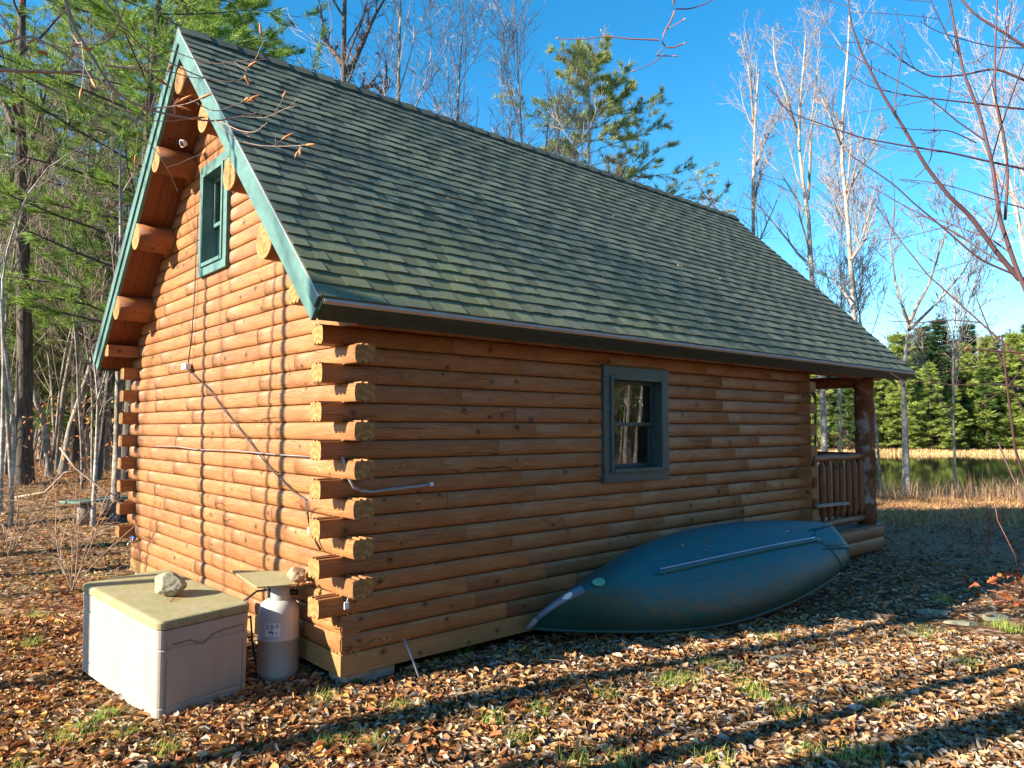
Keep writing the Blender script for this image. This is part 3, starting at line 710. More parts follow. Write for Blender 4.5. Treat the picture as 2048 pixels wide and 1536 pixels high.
    def patch(name, mat, u0, u1, th0, th1):
        a = MB(); n = 8
        rows_ = []
        for i in range(n+1):
            row = []
            for j in range(n+1):
                uu, vv = i/n*2-1, j/n*2-1; uu, vv = uu*math.sqrt(1-vv*vv/2), vv*math.sqrt(1-uu*uu/2)
                p = Vector(pt(u0+(u1-u0)*(uu+1)/2, th0+(th1-th0)*(vv+1)/2, -.005 if u0 > .1 else -.026)); row.append(p)
            rows_.append(a.add(row))
        for i in range(n):
            for j in range(n): a.face([rows_[i]+j, rows_[i+1]+j, rows_[i+1]+j+1, rows_[i]+j+1], 0, None, (.5,)*3, True)
        a.build(name, mat, root)
    patch('scuff_patch', pale, .035, .052, -.25, .25)
    patch('green_patch', grn, .100, .135, -.12, .25)
    # stern pad: raised plate with ridges and the crease of the flat run
    pd = MB(); n = 8; rows_ = []
    for i in range(n+1):
        u = .865+(1.0-.865)*i/n; wv = .03+.20*i/n if i < 3 else .11+.06*(i/n)
        rows_.append(pd.add([(u*Lc, v*wv, pt(u, math.atan2(v*.3, 1))[2]+.010) for v in (-1, -.5, 0, .5, 1)]))
    for i in range(n):
        for j in range(4): pd.face([rows_[i]+j, rows_[i+1]+j, rows_[i+1]+j+1, rows_[i]+j+1], 0, None, (.5,)*3, True)
    po = pd.build('stern_pad', hullmat, root); mo = po.modifiers.new('solid', 'SOLIDIFY'); mo.thickness = .014
    for v in (-.17, .17, .0):
        if v == 0: continue
        rg = MB(); rg.tube([(u*Lc, v*(.75+.25*(u-.88)/.12), sec(u)[2]+.014-.012*abs(v)/.17) for u in (.88, .92, .96, 1.0)], [.004, .012, .013, .013], 8); rg.build('stern_rib', hullmat, root)
    rb = MB(); rb.tube([pt(.905+.05*abs(t)/1.2, t, -.004) for t in [-.35-1.0*i/12 for i in range(13)]], .009, 6); rb.build('stern_crease', hullmat, root)
    # worn dark registration marks near the bow, too faded to read
    rr = random.Random(4); a = MB()
    for j in range(11):
        u0 = .055+j*.0125
        for q in range(3):
            p0 = Vector(pt(u0+rr.uniform(0, .007), -1.18+rr.uniform(-.05, .05), -.0022)); p1 = Vector(pt(u0+rr.uniform(.001, .009), -1.18+rr.uniform(-.05, .05), -.0022))
            if (p1-p0).length > .008: a.tube([p0, p1], .0032, 4)
    a.build('faded_marks', M['black'], root)
    return root
canoe_root = canoe()

# ------------------------------------------------------------------ deck box beside the gable
def frame(x, y, z, h, tx, ty):
    ex = Vector((math.cos(h), math.sin(h), tx)).normalized(); ey = Vector((-math.sin(h), math.cos(h), ty)); ey = (ey-ex*(ey.dot(ex))).normalized(); ez = ex.cross(ey)
    return Matrix(((ex.x, ey.x, ez.x, x), (ex.y, ey.y, ez.y, y), (ex.z, ey.z, ez.z, z), (0, 0, 0, 1)))
m = NT('box_plastic', .55, .4); o = m.tc(); n1 = m.noise(m.mapping(o, (3, 3, .8)), 2.5, 5, .65); n2 = m.noise(o, 90, 3, .7)
m.base(m.mix(m.math('MULTIPLY', m.ramp(n1, [(.4, (0, 0, 0)), (.75, (1, 1, 1))]), .6), (.35, .31, .285), (.29, .245, .19))); m.bump(n2, .25, .003); M['box'] = m.mat
m = NT('mossy_lid_plastic', .8, .2); o = m.tc(); n1 = m.noise(m.mapping(o, (3, 3, 3)), 2, 6, .7); n2 = m.noise(m.mapping(o, (14, 70, 10)), 1.5, 4, .7)
c = m.mix(m.ramp(n1, [(.3, (0, 0, 0)), (.62, (1, 1, 1))]), (.33, .295, .22), (.28, .25, .125)); c = m.mix(m.math('MULTIPLY', m.ramp(n2, [(.42, (0, 0, 0)), (.6, (1, 1, 1))]), .7), c, (.20, .18, .07)); m.base(c); m.bump(n2, .6, .004); M['lid'] = m.mat
def rounded(mb, x0, x1, y0, y1, z0, z1, r, bulge=0, m=0, k=5, zs=None):
    """vertical sided box with rounded plan corners; bulge pushes the sides out mid height"""
    levels = zs or [(z0, 0), (z1, 0)]; rings = []
    for z, ins in levels:
        pts = []
        for cx, cy, a0 in ((x1-r, y1-r, 0), (x0+r, y1-r, 90), (x0+r, y0+r, 180), (x1-r, y0+r, 270)):
            for i in range(k+1):
                a = R(a0+90*i/k); pts.append((cx+(r-ins)*math.cos(a), cy+(r-ins)*math.sin(a), z))
        rings.append(mb.add(pts)); n = len(pts)
    for a, b in zip(rings, rings[1:]):
        for j in range(n): mb.face([a+j, a+(j+1) % n, b+(j+1) % n, b+j], m, None, (.5,)*3, False)
    mb.face([rings[-1]+j for j in range(n)], m); mb.face([rings[0]+j for j in range(n)][::-1], m)
BM = frame(-1.233, .382, -.147, .131, .024, .057); BL, BW, BH = 1.448, .697, .718
box = empty('deck_box', label='cream plastic deck box with a mossy lid beside the sunlit gable', cat='storage box'); box.matrix_world = BM
mb = MB()
rounded(mb, 0, BW, 0, BL, 0, BH-.06, .05, zs=[(0, .0), (.085, .0), (.09, .006), (.097, .006), (.102, 0), (.50, -.004), (.505, .003), (.512, .003), (.517, -.002), (BH-.075, -.006), (BH-.07, .004)])
mb.build('body', M['box'], box)
mb = MB(); rounded(mb, -.008, BW+.008, -.008, BL+.008, BH-.065, BH, .055, zs=[(BH-.066, .004), (BH-.06, -.004), (BH-.018, -.003), (BH-.006, .006), (BH-.001, .02), (BH, .035)]); mb.build('lid', M['lid'], box)
mb = MB(); dk = plain('groove_shadow_plastic', (.16, .14, .13), .8)
mb.box(.052, .057, -.0035, .004, .002, BH-.08); mb.build('panel_seam', dk, box); mb = MB(); mb.box(BW-.058, BW-.053, -.0035, .004, .002, BH-.08); mb.build('panel_seam', dk, box)
mb = MB(); pts = []
for i in range(25):
    u = i/24; x = .09+u*(BW-.15); dip = -.055*math.exp(-((u-.42)/.11)**2); pts.append((x, -.006, .535+dip+.03*u))
mb.tube(pts, .0045, 6); mb.build('handle_lip', dk, box)
# rocks
def rock(name, loc, sz, seed, mat, label, rot=0, **k):
    import bmesh
    bm = bmesh.new(); bmesh.ops.create_icosphere(bm, subdivisions=4, radius=1)
    rr = random.Random(seed); off = Vector((rr.uniform(0, 50),)*3)
    pl = [(Vector((rr.uniform(-1, 1), rr.uniform(-1, 1), rr.uniform(-1, 1))).normalized(), rr.uniform(.62, .85)) for _ in range(9)]
    for v in bm.verts:
        p = v.co.copy()
        for n_, d_ in pl:
            e = p.dot(n_)-d_
            if e > 0: p -= n_*e*.92
        p *= 1+.10*mnoise.noise(p*1.6+off)+.05*mnoise.noise(p*5+off)+.02*mnoise.noise(p*13+off)
        v.co = Vector((p.x*sz[0], p.y*sz[1], p.z*sz[2]))
    zmin = min(v.co.z for v in bm.verts)
    for v in bm.verts: v.co.z -= zmin
    me = bpy.data.meshes.new(name); bm.to_mesh(me); bm.free(); me.materials.append(mat)
    o = bpy.data.objects.new(name, me); C.link(o); o.location = loc; o.rotation_euler = (0, 0, rot); return tag(o, label, k.get('cat', 'rock'), k.get('group'))
def rockmat(name, a, b, c3):
    m = NT(name, .9, .25); o = m.tc(); n1 = m.noise(o, 9, 7, .7, .5); n2 = m.noise(m.mapping(o, (4, 4, 22)), 2, 5, .6)
    c = m.mix(m.ramp(n1, [(.35, (0, 0, 0)), (.68, (1, 1, 1))]), a, b); c = m.mix(m.math('MULTIPLY', m.ramp(n2, [(.5, (0, 0, 0)), (.66, (1, 1, 1))]), .55), c, c3); m.base(c); m.bump(n1, .9, .02); return m.mat
M['rock'] = rockmat('grey_green_rock', (.17, .16, .11), (.40, .37, .28), (.26, .26, .15)); M['rock2'] = rockmat('tan_rock', (.26, .17, .10), (.55, .42, .28), (.38, .30, .20))
LT = lambda x, y: BM @ Vector((x, y, BH))
p = LT(.335, .60); rock('rock', p, (.105, .145, .095), 3, M['rock'], 'grey green layered rock sitting on the deck box lid', .5)
# ------------------------------------------------------------------ propane tank, board and rock
tx, ty = -.20, .69; tz = gz(tx, ty)-.03
tank = empty('propane_tank', (tx, ty, tz), label='dirty white propane cylinder standing at the corner under a mossy board', cat='gas cylinder')
m = NT('tank_paint', .42, .45); o = m.tc(); n1 = m.noise(m.mapping(o, (5, 5, 1.5)), 2, 5, .6); n2 = m.noise(o, 45, 5, .75)
c = m.mix(n1, (.36, .355, .35), (.48, .475, .46)); c = m.mix(m.math('MULTIPLY', m.ramp(n2, [(.66, (0, 0, 0)), (.70, (1, 1, 1))]), .8), c, (.20, .12, .08)); m.base(c); m.bump(n2, .05, .004); M['tank'] = m.mat
mb = MB(); r_ = .165
mb.lathe([(.12, 0), (r_*.93, .0), (r_*.93, .02), (r_*.86, .025), (r_*.98, .05), (r_, .09), (r_, .345), (r_+.0035, .348), (r_+.0035, .358), (r_, .361), (r_, .54), (r_*.985, .575), (r_*.93, .61), (r_*.82, .64), (r_*.62, .665), (r_*.4, .68), (.03, .688), (.0, .69)], 48)
mb.build('cylinder', M['tank'], tank)
mb = MB(); n = 40
for a0, a1 in ((20, 160), (200, 340)):
    k = 16; rows_ = []
    for i in range(k+1):
        a = R(a0+(a1-a0)*i/k); top = .79 if 3 < i < 13 else .79-.0
        rows_.append(mb.add([(rr_*math.cos(a), rr_*math.sin(a), z) for rr_, z in ((.088, .655), (.088, .79), (.094, .795), (.100, .79), (.100, .655))]))
    for i in range(k):
        lo = 6 <= i <= 9
        for j in range(4):
            mb.face([rows_[i]+j, rows_[i+1]+j, rows_[i+1]+j+1, rows_[i]+j+1][::-1], 0, None, (.5,)*3, True)
    mb.face([rows_[0]+j for j in range(5)]); mb.face([rows_[-1]+j for j in range(5)][::-1])
mb.build('collar', M['tank'], tank)
mb = MB(); mb.tube([(0, 0, .68), (0, 0, .745)], .018, 10); mb.tube([(0, 0, .745), (0, 0, .77)], .03, 10); mb.tube([(0, 0, .725), (.07, -.07, .725)], .016, 10); vo = mb.build('valve', M['metal'], tank)
mb = MB(); mb.tube([(.05, -.05, .725), (.105, -.115, .715)], .026, 10); mb.build('regulator', M['black'], vo)
# sticker: pale rectangle wrapped on the side, with columns of small print and a black mark
mb = MB(); ca = R(228)
def cyl(a, z, e=.0012): return ((r_+e)*math.cos(a), (r_+e)*math.sin(a), z)
def patchc(mb, a0, a1, z0, z1, e, c_=0, m_=0):
    n = max(1, int((a1-a0)/.12)); rw = [mb.add([cyl(a0+(a1-a0)*i/n, z0, e), cyl(a0+(a1-a0)*i/n, z1, e)]) for i in range(n+1)]
    for i in range(n): mb.face([rw[i], rw[i+1], rw[i+1]+1, rw[i]+1], m_, None, (.5,)*3)
patchc(mb, ca-.38, ca+.38, .395, .50, .0012); st = mb.build('warning_label', plain('sticker_paper', (.70, .71, .76), .5), tank)
mb = MB(); rr = random.Random(8)
for col_ in range(3):
    for i in range(9 if col_ < 2 else 6):
        a0 = ca-.33+col_*.24; z = .492-i*.0052-(.0 if col_ < 2 else 0)
        patchc(mb, a0, a0+rr.uniform(.15, .20), z-.0026, z, .002)
for a0, z0, a1, z1 in ((-.2, .425, .05, .437), (-.02, .405, .04, .430), (-.08, .432, -.03, .443), (.12, .425, .3, .429), (.12, .41, .27, .413)): patchc(mb, ca+a0, ca+a1, z0, z1, .002)
mb.build('print', plain('faded_print', (.07, .07, .09), .6), st)
mb = MB(); mb.tube([(.0, .02, .72), (-.06, .06, .735), (-.15, .10, .73), (-.27, .10, .66), (-.31, .12, .54), (-.26, .16, .50), (-.15, .22, .50)], .010, 8); mb.tube([(-.15, .22, .50), (-.16, .15, .30), (-.13, .14, .12), (-.05, .19, .06)], .008, 6)
mb.build('gas_hose', M['black'], tank)
board_z = tz+.805
m_ = M['lid']
bo = empty('mossy_board', label='thin mossy yellow board lying over the propane cylinder', cat='board')
mb = MB(); 
def px_at_z(px, py, z):
    d = ray(px, py); t = (z-CAM[2])/d[2]; return CAM+d*t
P4 = [px_at_z(462, 1140, board_z+.01), px_at_z(514, 1174, board_z+.005), px_at_z(660, 1163, board_z), px_at_z(612, 1143, board_z+.015)]
b0 = mb.add([tuple(q) for q in P4]+[tuple(q-np.array([0, 0, .012])) for q in P4])
mb.face([b0, b0+1, b0+2, b0+3]); mb.face([b0+7, b0+6, b0+5, b0+4])
for i in range(4): mb.face([b0+i, b0+4+i, b0+4+(i+1) % 4, b0+(i+1) % 4])
mb.build('board_sheet', m_, bo)
p = px_at_z(590, 1166, board_z+.01); rock('rock', Vector(p)+Vector((.045, .04, -.012)), (.085, .085, .072), 12, M['rock2'], 'small tan rock holding down the board on the propane cylinder', .3)
# stake
a = px_at_z(846, 1362, gz(.5, -.5)); mb = MB(); top = CAM+ray(808, 1277)*float((np.array(a)-CAM) @ fw)*1.01
mb.tube([tuple(a-np.array([0, 0, .05])), tuple(top)], .008, 8); o = mb.build('metal_stake', plain('pale_metal_stake', (.42, .42, .46), .4, .5, .5)); tag(o, 'thin pale metal stake leaning in the leaves by the cabin sill', 'stake')

# ------------------------------------------------------------------ tubes, trees
def tubes(P, Rr, k):
    """P (B,n,3), Rr (B,n) -> verts, quads"""
    B, n, _ = P.shape
    T_ = np.empty_like(P); T_[:, 1:-1] = P[:, 2:]-P[:, :-2]; T_[:, 0] = P[:, 1]-P[:, 0]; T_[:, -1] = P[:, -1]-P[:, -2]
    T_ /= np.linalg.norm(T_, axis=2, keepdims=True)+1e-9
    ref = np.where(np.abs(T_[:, :1, 2:3]) > .8, np.array([[[1., 0, 0]]]), np.array([[[0, 0, 1.]]]))
    a = np.cross(T_, np.broadcast_to(ref, T_.shape)); a /= np.linalg.norm(a, axis=2, keepdims=True)+1e-9; b = np.cross(T_, a)
    ang = np.arange(k)*2*np.pi/k
    V = P[:, :, None]+(a[:, :, None]*np.cos(ang)[None, None, :, None]+b[:, :, None]*np.sin(ang)[None, None, :, None])*Rr[:, :, None, None]
    idx = np.arange(B*n*k).reshape(B, n, k)
    i0, i1 = idx[:, :-1], idx[:, 1:]
    Q = np.stack([i0, np.roll(i0, -1, 2), np.roll(i1, -1, 2), i1], -1).reshape(-1, 4)
    return V.reshape(-1, 3), Q
def grow(g, S, D, Ln, Rr, n, jit, up, taper=.35):
    P = [S]; d = D/np.linalg.norm(D, axis=1, keepdims=True); step = (Ln/n)[:, None]
    for i in range(n):
        d = d+g.normal(0, jit, d.shape); d[:, 2] += up; d /= np.linalg.norm(d, axis=1, keepdims=True)
        S = S+d*step; P.append(S)
    P = np.stack(P, 1); rad = Rr[:, None]*np.linspace(1, taper, n+1)[None]
    return P, rad
def kids(g, P, rad, Ln, m_, t0, t1, ang, lf, rf, bias=0):
    B, n, _ = P.shape; B2 = B*m_
    t = (g.uniform(t0, t1, (B, m_)) if m_ < 6 else (t0+(t1-t0)*(np.arange(m_)[None]+g.uniform(0, 1, (B, m_)))/m_))*(n-1)
    i = np.minimum(t.astype(int), n-2); f = (t-i)[..., None]; bi = np.arange(B)[:, None]
    S = P[bi, i]*(1-f)+P[bi, i+1]*f; tg = P[bi, i+1]-P[bi, i]; tg /= np.linalg.norm(tg, axis=2, keepdims=True)
    rd = g.normal(size=tg.shape); rd -= (rd*tg).sum(2, keepdims=True)*tg; rd /= np.linalg.norm(rd, axis=2, keepdims=True)
    a = np.radians(g.uniform(ang[0], ang[1], (B, m_, 1))); D = tg*np.cos(a)+rd*np.sin(a); D[..., 2] += bias
    r_ = (rad[bi, i]*(1-f[..., 0])+rad[bi, i+1]*f[..., 0])
    tt = t/(n-1)
    ln = Ln[:, None]*g.uniform(lf[0], lf[1], (B, m_))*(1.15-.55*tt); rr_ = r_*g.uniform(rf[0], rf[1], (B, m_))
    return S.reshape(-1, 3), D.reshape(-1, 3), ln.ravel(), rr_.ravel()
def bare_tree_data(seed, Hh=15, r0=.16, trunk=None, nl=16, n2=6, n3=5, n4=0, first=.35, ang=(28, 55), up=.06, lean=(0, 0), rmin=.0035, lf=(.22, .42), extra=None):
    g = np.random.default_rng(seed)
    if trunk is None:
        S = np.zeros((1, 3)); D = np.array([[lean[0], lean[1], 1.]]); P, rad = grow(g, S, D, np.array([Hh*1.]), np.array([r0]), 14, .035, .02, .12)
    else:
        P = np.array(trunk, float)[None]; n = P.shape[1]; rad = r0*np.linspace(1, .22, n)[None]
    trunks = [(P, rad)]
    Lt = np.array([np.linalg.norm(np.diff(P[0], axis=0), axis=1).sum()])
    rad[0, 0] *= 1.25
    tv = tubes(P, rad, 10)
    parts = []
    srcs = [(P, rad, Lt)]
    if extra is not None:
        for e, re in extra:
            E_ = np.array(e, float)[None]; ra = re*np.linspace(1, .2, E_.shape[1])[None]; parts.append(tubes(E_, ra, 7)); srcs.append((E_, ra, np.array([np.linalg.norm(np.diff(E_[0], axis=0), axis=1).sum()])))
    for (P_, rad_, L_) in srcs:
        k1 = kids(g, P_, rad_, L_, nl, first if P_ is P else .2, .98, ang, lf, (.35, .6), .15); P1, r1 = grow(g, *k1, 6, .09, up, .25); parts.append(tubes(P1, np.maximum(r1, rmin), 5))
        k2 = kids(g, P1, r1, k1[2], n2, .2, 1, (25, 55), (.30, .55), (.45, .7), .05); P2, r2 = grow(g, *k2, 4, .11, up, .3); parts.append(tubes(P2, np.maximum(r2, rmin), 4))
        k3 = kids(g, P2, r2, k2[2], n3, .15, 1, (25, 55), (.35, .6), (.5, .75)); P3, r3 = grow(g, *k3, 3, .13, up, .4); parts.append(tubes(P3, np.maximum(r3, rmin*.8), 3))
        if n4:
            k4 = kids(g, P3, r3, k3[2], n4, .2, 1, (25, 50), (.4, .7), (.6, .8)); P4_, r4 = grow(g, *k4, 2, .12, up, .5); parts.append(tubes(P4_, np.maximum(r4, rmin*.65), 3))
    V = []; Q = []; o_ = 0
    for v, q in parts: V.append(v); Q.append(q+o_); o_ += len(v)
    return tv, (np.concatenate(V), np.concatenate(Q))
def bare_tree(name, loc, data, tm, bm_, rz=0, sc=1, **k):
    root = empty(name, loc, rz, **k); root.scale = (sc,)*3
    np_mesh('trunk', data[0][0], data[0][1], mats=tm, parent=root, smooth=True); np_mesh('crown', data[1][0], data[1][1], mats=bm_, parent=root)
    return root
def copy_tree(o, loc, rz=0, sc=1, **k):
    c = o.copy(); C.link(c); c.location = loc; c.rotation_euler = (0, 0, rz); c.scale = (sc, sc, sc) if not hasattr(sc, '__len__') else sc
    for ch in list(o.children):
        d = ch.copy(); C.link(d); d.parent = c
    tag(c, **k); return c
def path(base, D, pts):
    """trunk points in tree-local coordinates from picture columns/heights at depth D; a little depth wander keeps it round"""
    out = []
    for i, (px, py) in enumerate(pts):
        p = at(px, py, D+math.sin(i*1.7)*.15); out.append(tuple(Vector(p)-base))
    out[0] = (0, 0, -.15); return out
def resample(pts, n):
    P = np.array(pts, float); d = np.r_[0, np.cumsum(np.linalg.norm(np.diff(P, axis=0), axis=1))]; t = np.linspace(0, d[-1], n)
    return np.stack([np.interp(t, d, P[:, i]) for i in range(3)], 1)

# pale trees by the pond, right of the roof
RB = [
 ('pale grey tree rising behind the far end of the roof, forked high up', 1508, 26.5, .125, [(1508, 900), (1507, 470), (1506, 400), (1508, 300), (1512, 210), (1518, 140)], [[(1512, 330), (1530, 280), (1560, 230), (1580, 190)], [(1505, 420), (1520, 345), (1545, 300)], [(1508, 250), (1500, 150), (1480, 70)]]),
 ('pale slender tree seen over the roof slope, second of the pale trees from the left', 1648, 25, .12, [(1655, 900), (1645, 780), (1624, 560), (1616, 420), (1600, 330), (1596, 250), (1604, 170), (1612, 70)], [[(1616, 400), (1620, 330), (1624, 230), (1635, 140), (1640, 60)], [(1596, 270), (1575, 200), (1550, 130), (1545, 60)]]),
 ('pale grey tree standing just left of the porch post, leaning slightly', 1722, 24, .115, [(1724, 900), (1718, 770), (1706, 610), (1700, 500), (1690, 380), (1681, 290), (1688, 200), (1696, 100), (1700, 20)], [[(1690, 390), (1725, 330), (1745, 300), (1770, 240)], [(1681, 290), (1660, 230), (1640, 190)], [(1702, 520), (1730, 480), (1760, 400)], [(1706, 610), (1670, 560), (1620, 540)]]),
 ('smooth grey tree standing at the pond edge with a wide spreading crown', 1808, 26, .145, [(1808, 975), (1810, 860), (1806, 760), (1812, 690), (1820, 640)], [[(1818, 650), (1800, 600), (1790, 560), (1780, 480), (1790, 400)], [(1820, 642), (1840, 600), (1858, 570), (1880, 500), (1905, 420)], [(1818, 660), (1870, 610), (1930, 540), (1960, 480)], [(1806, 770), (1760, 700), (1720, 660)]]),
]
for i, (lab, px, D, r_, tp, ex) in enumerate(RB):
    b = place(px, D); tr_ = resample(path(b, D, tp), 14)
    exl = [(resample([tuple(Vector(at(x, y, D+.5*math.sin(j*2+i+q)))-b) for j, (x, y) in enumerate(e)], 8), r_*.42) for q, e in enumerate(ex)]
    dat = bare_tree_data(40+i, trunk=tr_, r0=r_, nl=11 if i != 3 else 4, n2=6, n3=5, n4=2, first=.42 if i != 3 else .8, extra=exl, lf=(.16, .30), up=.10, rmin=.0042, ang=(25, 50))
    bare_tree('bare_tree', b, dat, M['bark_grey'], M['twig_pale'], label=lab, cat='tree', group='pale bare trees by the pond')
# gnarled dark tree behind the ridge and other bare trees there
b = place(690, 19); tr_ = resample(path(b, 19, [(700, 860), (700, 400), (685, 150), (690, 60), (688, -40), (700, -150)]), 14)
exl = [(resample([tuple(Vector(at(x, y, 19+.4*math.sin(j)))-b) for j, (x, y) in enumerate(e)], 8), .085) for e in ([(700, 330), (720, 180), (700, 160), (660, 170)], [(692, 200), (745, 165), (775, 195), (772, 120)], [(690, 150), (720, 100), (745, 40), (780, -20)], [(686, 130), (650, 80), (640, 10)])]
bare_tree('bare_tree', b, bare_tree_data(61, trunk=tr_, r0=.15, nl=10, n2=5, n3=5, n4=2, first=.6, extra=exl, lf=(.14, .26), rmin=.004), M['bark_dark'], M['twig_dark'], label='dark gnarled tree with crooked limbs behind the roof ridge', cat='tree')
def fan(labels, specs, bmat, tmat, grp, seed0):
    for i, (lab, (px, D, Hh, r_, nn)) in enumerate(zip(labels, specs)):
        b = place(px, D); dat = bare_tree_data(seed0+i, Hh=Hh, r0=r_, nl=nn, n2=5, n3=5, n4=2 if D < 40 else 0, first=.28, ang=(18, 42), up=.13, rmin=.0065*D/20, lf=(.25, .45))
        bare_tree('bare_tree', b, dat, tmat, bmat, label=lab, cat='tree', group=grp)
fan(['forked grey tree behind the ridge, right of the dark gnarled tree', 'thin bare tree with upright twigs left of the broad pine', 'tall thin bare tree whose top reaches above the broad pine', 'bare brushy tree in front of the broad pine', 'low bare tree just over the middle of the far roof slope', 'bare tree with a rounded crown behind the far end of the ridge', 'small bare tree low beside the far ridge end'],
    [(835, 18, 13.2, .13, 16), (925, 20, 13.2, .11, 20), (1075, 22, 14.0, .10, 22), (1150, 21, 11.2, .10, 22), (1255, 24, 9.6, .09, 20), (1450, 30, 10.5, .12, 18), (1380, 34, 10, .10, 14)], M['twig_pale'], M['bark_mid'], 'bare trees behind the ridge', 70)
fan(['thin bare tree standing between the pale pond trees', 'faint bare tree far beyond the pond trees', 'bare tree with fine upright twigs above the pond', 'tall bare tree whose twigs reach in at the right edge', 'bare tree just past the right edge of the view'],
    [(1672, 27, 11.5, .055, 18), (1757, 28, 12.5, .05, 20), (1905, 28, 10.5, .05, 20), (2085, 22, 14.0, .10, 24), (2130, 18, 13, .11, 22)], M['twig_pale'], M['bark_grey'], 'fine twigged bare trees on the pond side', 90)

# ------------------------------------------------------------------ conifers
def needles(g, C0, Dn, size, nn, wid, colA, colB, flat=1.):
    """tufts: C0 centres (N,3), Dn directions; nn blades each -> verts, tris, colours"""
    N = len(C0); d = Dn[:, None]+g.normal(0, .55, (N, nn, 3)); d[..., 2] *= flat; d /= np.linalg.norm(d, axis=2, keepdims=True)
    ln = size[:, None, None]*g.uniform(.6, 1.15, (N, nn, 1)); c = np.cross(d, g.normal(size=d.shape)); c /= np.linalg.norm(c, axis=2, keepdims=True)+1e-9
    o_ = C0[:, None]+g.normal(0, .12, d.shape)*size[:, None, None]
    w_ = (wid*size)[:, None, None]
    V = np.stack([o_-c*w_, o_+c*w_, o_+d*ln], 2).reshape(-1, 3)
    t = np.arange(N*nn*3).reshape(-1, 3); k_ = g.uniform(0, 1, (N, 1, 1, 1))*.7+g.uniform(0, 1, (N, nn, 1, 1))*.3
    col = np.broadcast_to(np.array(colA)*(1-k_)+np.array(colB)*k_, (N, nn, 3, 3)).reshape(-1, 3)
    return V, t, col
def conifer_data(seed, Hh, r0, wl=.55, spread=.28, first=.15, tuft=.22, nn=9, wid=.06, per=10, sub=5, droop=-.05, irregular=.3, cols=((.05, .12, .03), (.17, .26, .06)), shape=1.0, dens=1.0, shy=None, flat=.6):
    g = np.random.default_rng(seed)
    P, rad = grow(g, np.zeros((1, 3)), np.array([[0, 0, 1.]]), np.array([Hh*1.]), np.array([r0]), 12, .012, .0, .08); tv = tubes(P, rad, 8)
    zs = np.arange(first*Hh, Hh*.985, wl*Hh/15)
    S = []; D = []; Ln = []; Rd = []
    for z in zs:
        t = z/Hh; n_ = g.integers(4, 7); a0 = g.uniform(0, 6.28)
        i = min(int(t*12), 11); f = t*12-i; c = P[0, i]*(1-f)+P[0, i+1]*f
        for j in range(n_):
            if g.uniform() > dens: continue
            a = a0+j*6.28/n_+g.normal(0, .3); el = g.uniform(.05, .30)+.7*max(0, t-.6)
            tt = (t-first)/(1-first); prof_ = (1-tt)**shape*min(1, .55+tt*2.2)
            l_ = Hh*spread*prof_*g.uniform(1-irregular, 1+irregular)+.25
            if shy is not None and math.cos(a-shy) > .2: l_ *= .45
            S.append(c); D.append((math.cos(a), math.sin(a), el)); Ln.append(l_); Rd.append(max(.008, r0*.28*(1-t)+.006))
    S = np.array(S); D = np.array(D); Ln = np.array(Ln); Rd = np.array(Rd)
    P1, r1 = grow(g, S, D, Ln, Rd, 6, .06, droop*.5+.03, .25); parts = [tubes(P1, r1, 4)]
    S2_, D2, L2, R2 = kids(g, P1, r1, Ln, per, .22, 1., (30, 65), (.20, .36), (.4, .6)); D2[:, 2] = D2[:, 2]*.35+.10
    P2, r2 = grow(g, S2_, D2, L2, R2, 3, .08, .03, .4); parts.append(tubes(P2, np.maximum(r2, .003), 3))
    tt = g.uniform(.15, 1, (len(P2), sub)); i = np.minimum((tt*3).astype(int), 2); f = (tt*3-i)[..., None]; bi = np.arange(len(P2))[:, None]
    C0 = P2[bi, i]*(1-f)+P2[bi, i+1]*f; dd = P2[bi, i+1]-P2[bi, i]; dd /= np.linalg.norm(dd, axis=2, keepdims=True); dd[..., 2] += .35
    C0 = C0.reshape(-1, 3); dd = dd.reshape(-1, 3)
    # tips of the main limbs too
    C0 = np.concatenate([C0, P1[:, -1], P[0, -1:], P[0, -2:-1]]); dd = np.concatenate([dd, D, [[0, 0, 1.]], [[0, 0, 1.]]])
    nv, nt, nc = needles(g, C0, dd, np.full(len(C0), tuft)*g.uniform(.7, 1.2, len(C0)), nn, wid, *cols, flat=flat)
    V = []; Q = []; o_ = 0
    for v, q in parts: V.append(v); Q.append(q+o_); o_ += len(v)
    return tv, (np.concatenate(V), np.concatenate(Q)), (nv, nt, nc)
def conifer(name, loc, d, tm, rz=0, sc=1, **k):
    root = empty(name, loc, rz, **k); root.scale = (sc,)*3
    np_mesh('trunk', d[0][0], d[0][1], mats=tm, parent=root, smooth=True); np_mesh('limbs', d[1][0], d[1][1], mats=M['bark_dark'], parent=root)
    np_mesh('crown', d[2][0], tris=d[2][1], mats=M['needle'], parent=root, col=d[2][2]); return root
PINE = ((.06, .15, .027), (.33, .47, .08))
big = conifer_data(3, 19, .16, wl=.5, spread=.25, first=.20, tuft=.26, nn=13, wid=.030, per=10, sub=7, irregular=.35, cols=PINE, shape=.55)
big2 = conifer_data(4, 16, .13, wl=.5, spread=.26, first=.16, tuft=.28, nn=12, wid=.032, per=11, sub=7, irregular=.45, cols=PINE, shape=.6, dens=.85)
pine_a = conifer('white_pine', place(256, 17.5), big, M['bark_dark'], label='tall white pine with a dark trunk behind the left roof edge', cat='tree')
copy_tree(pine_a, place(150, 24), 2.1, .92, label='white pine with bright foliage standing deeper in the woods on the left', cat='tree')
pine_b = conifer('white_pine', place(120, 31), big2, M['bark_dark'], label='white pine half hidden behind the thick dark trunk at the left', cat='tree')
copy_tree(pine_b, place(330, 23), 1.1, 1.08, label='white pine whose top spreads behind the roof peak', cat='tree')
copy_tree(pine_b, place(455, 27), 4.0, 1.14, label='white pine with a branch reaching right of the roof peak', cat='tree')
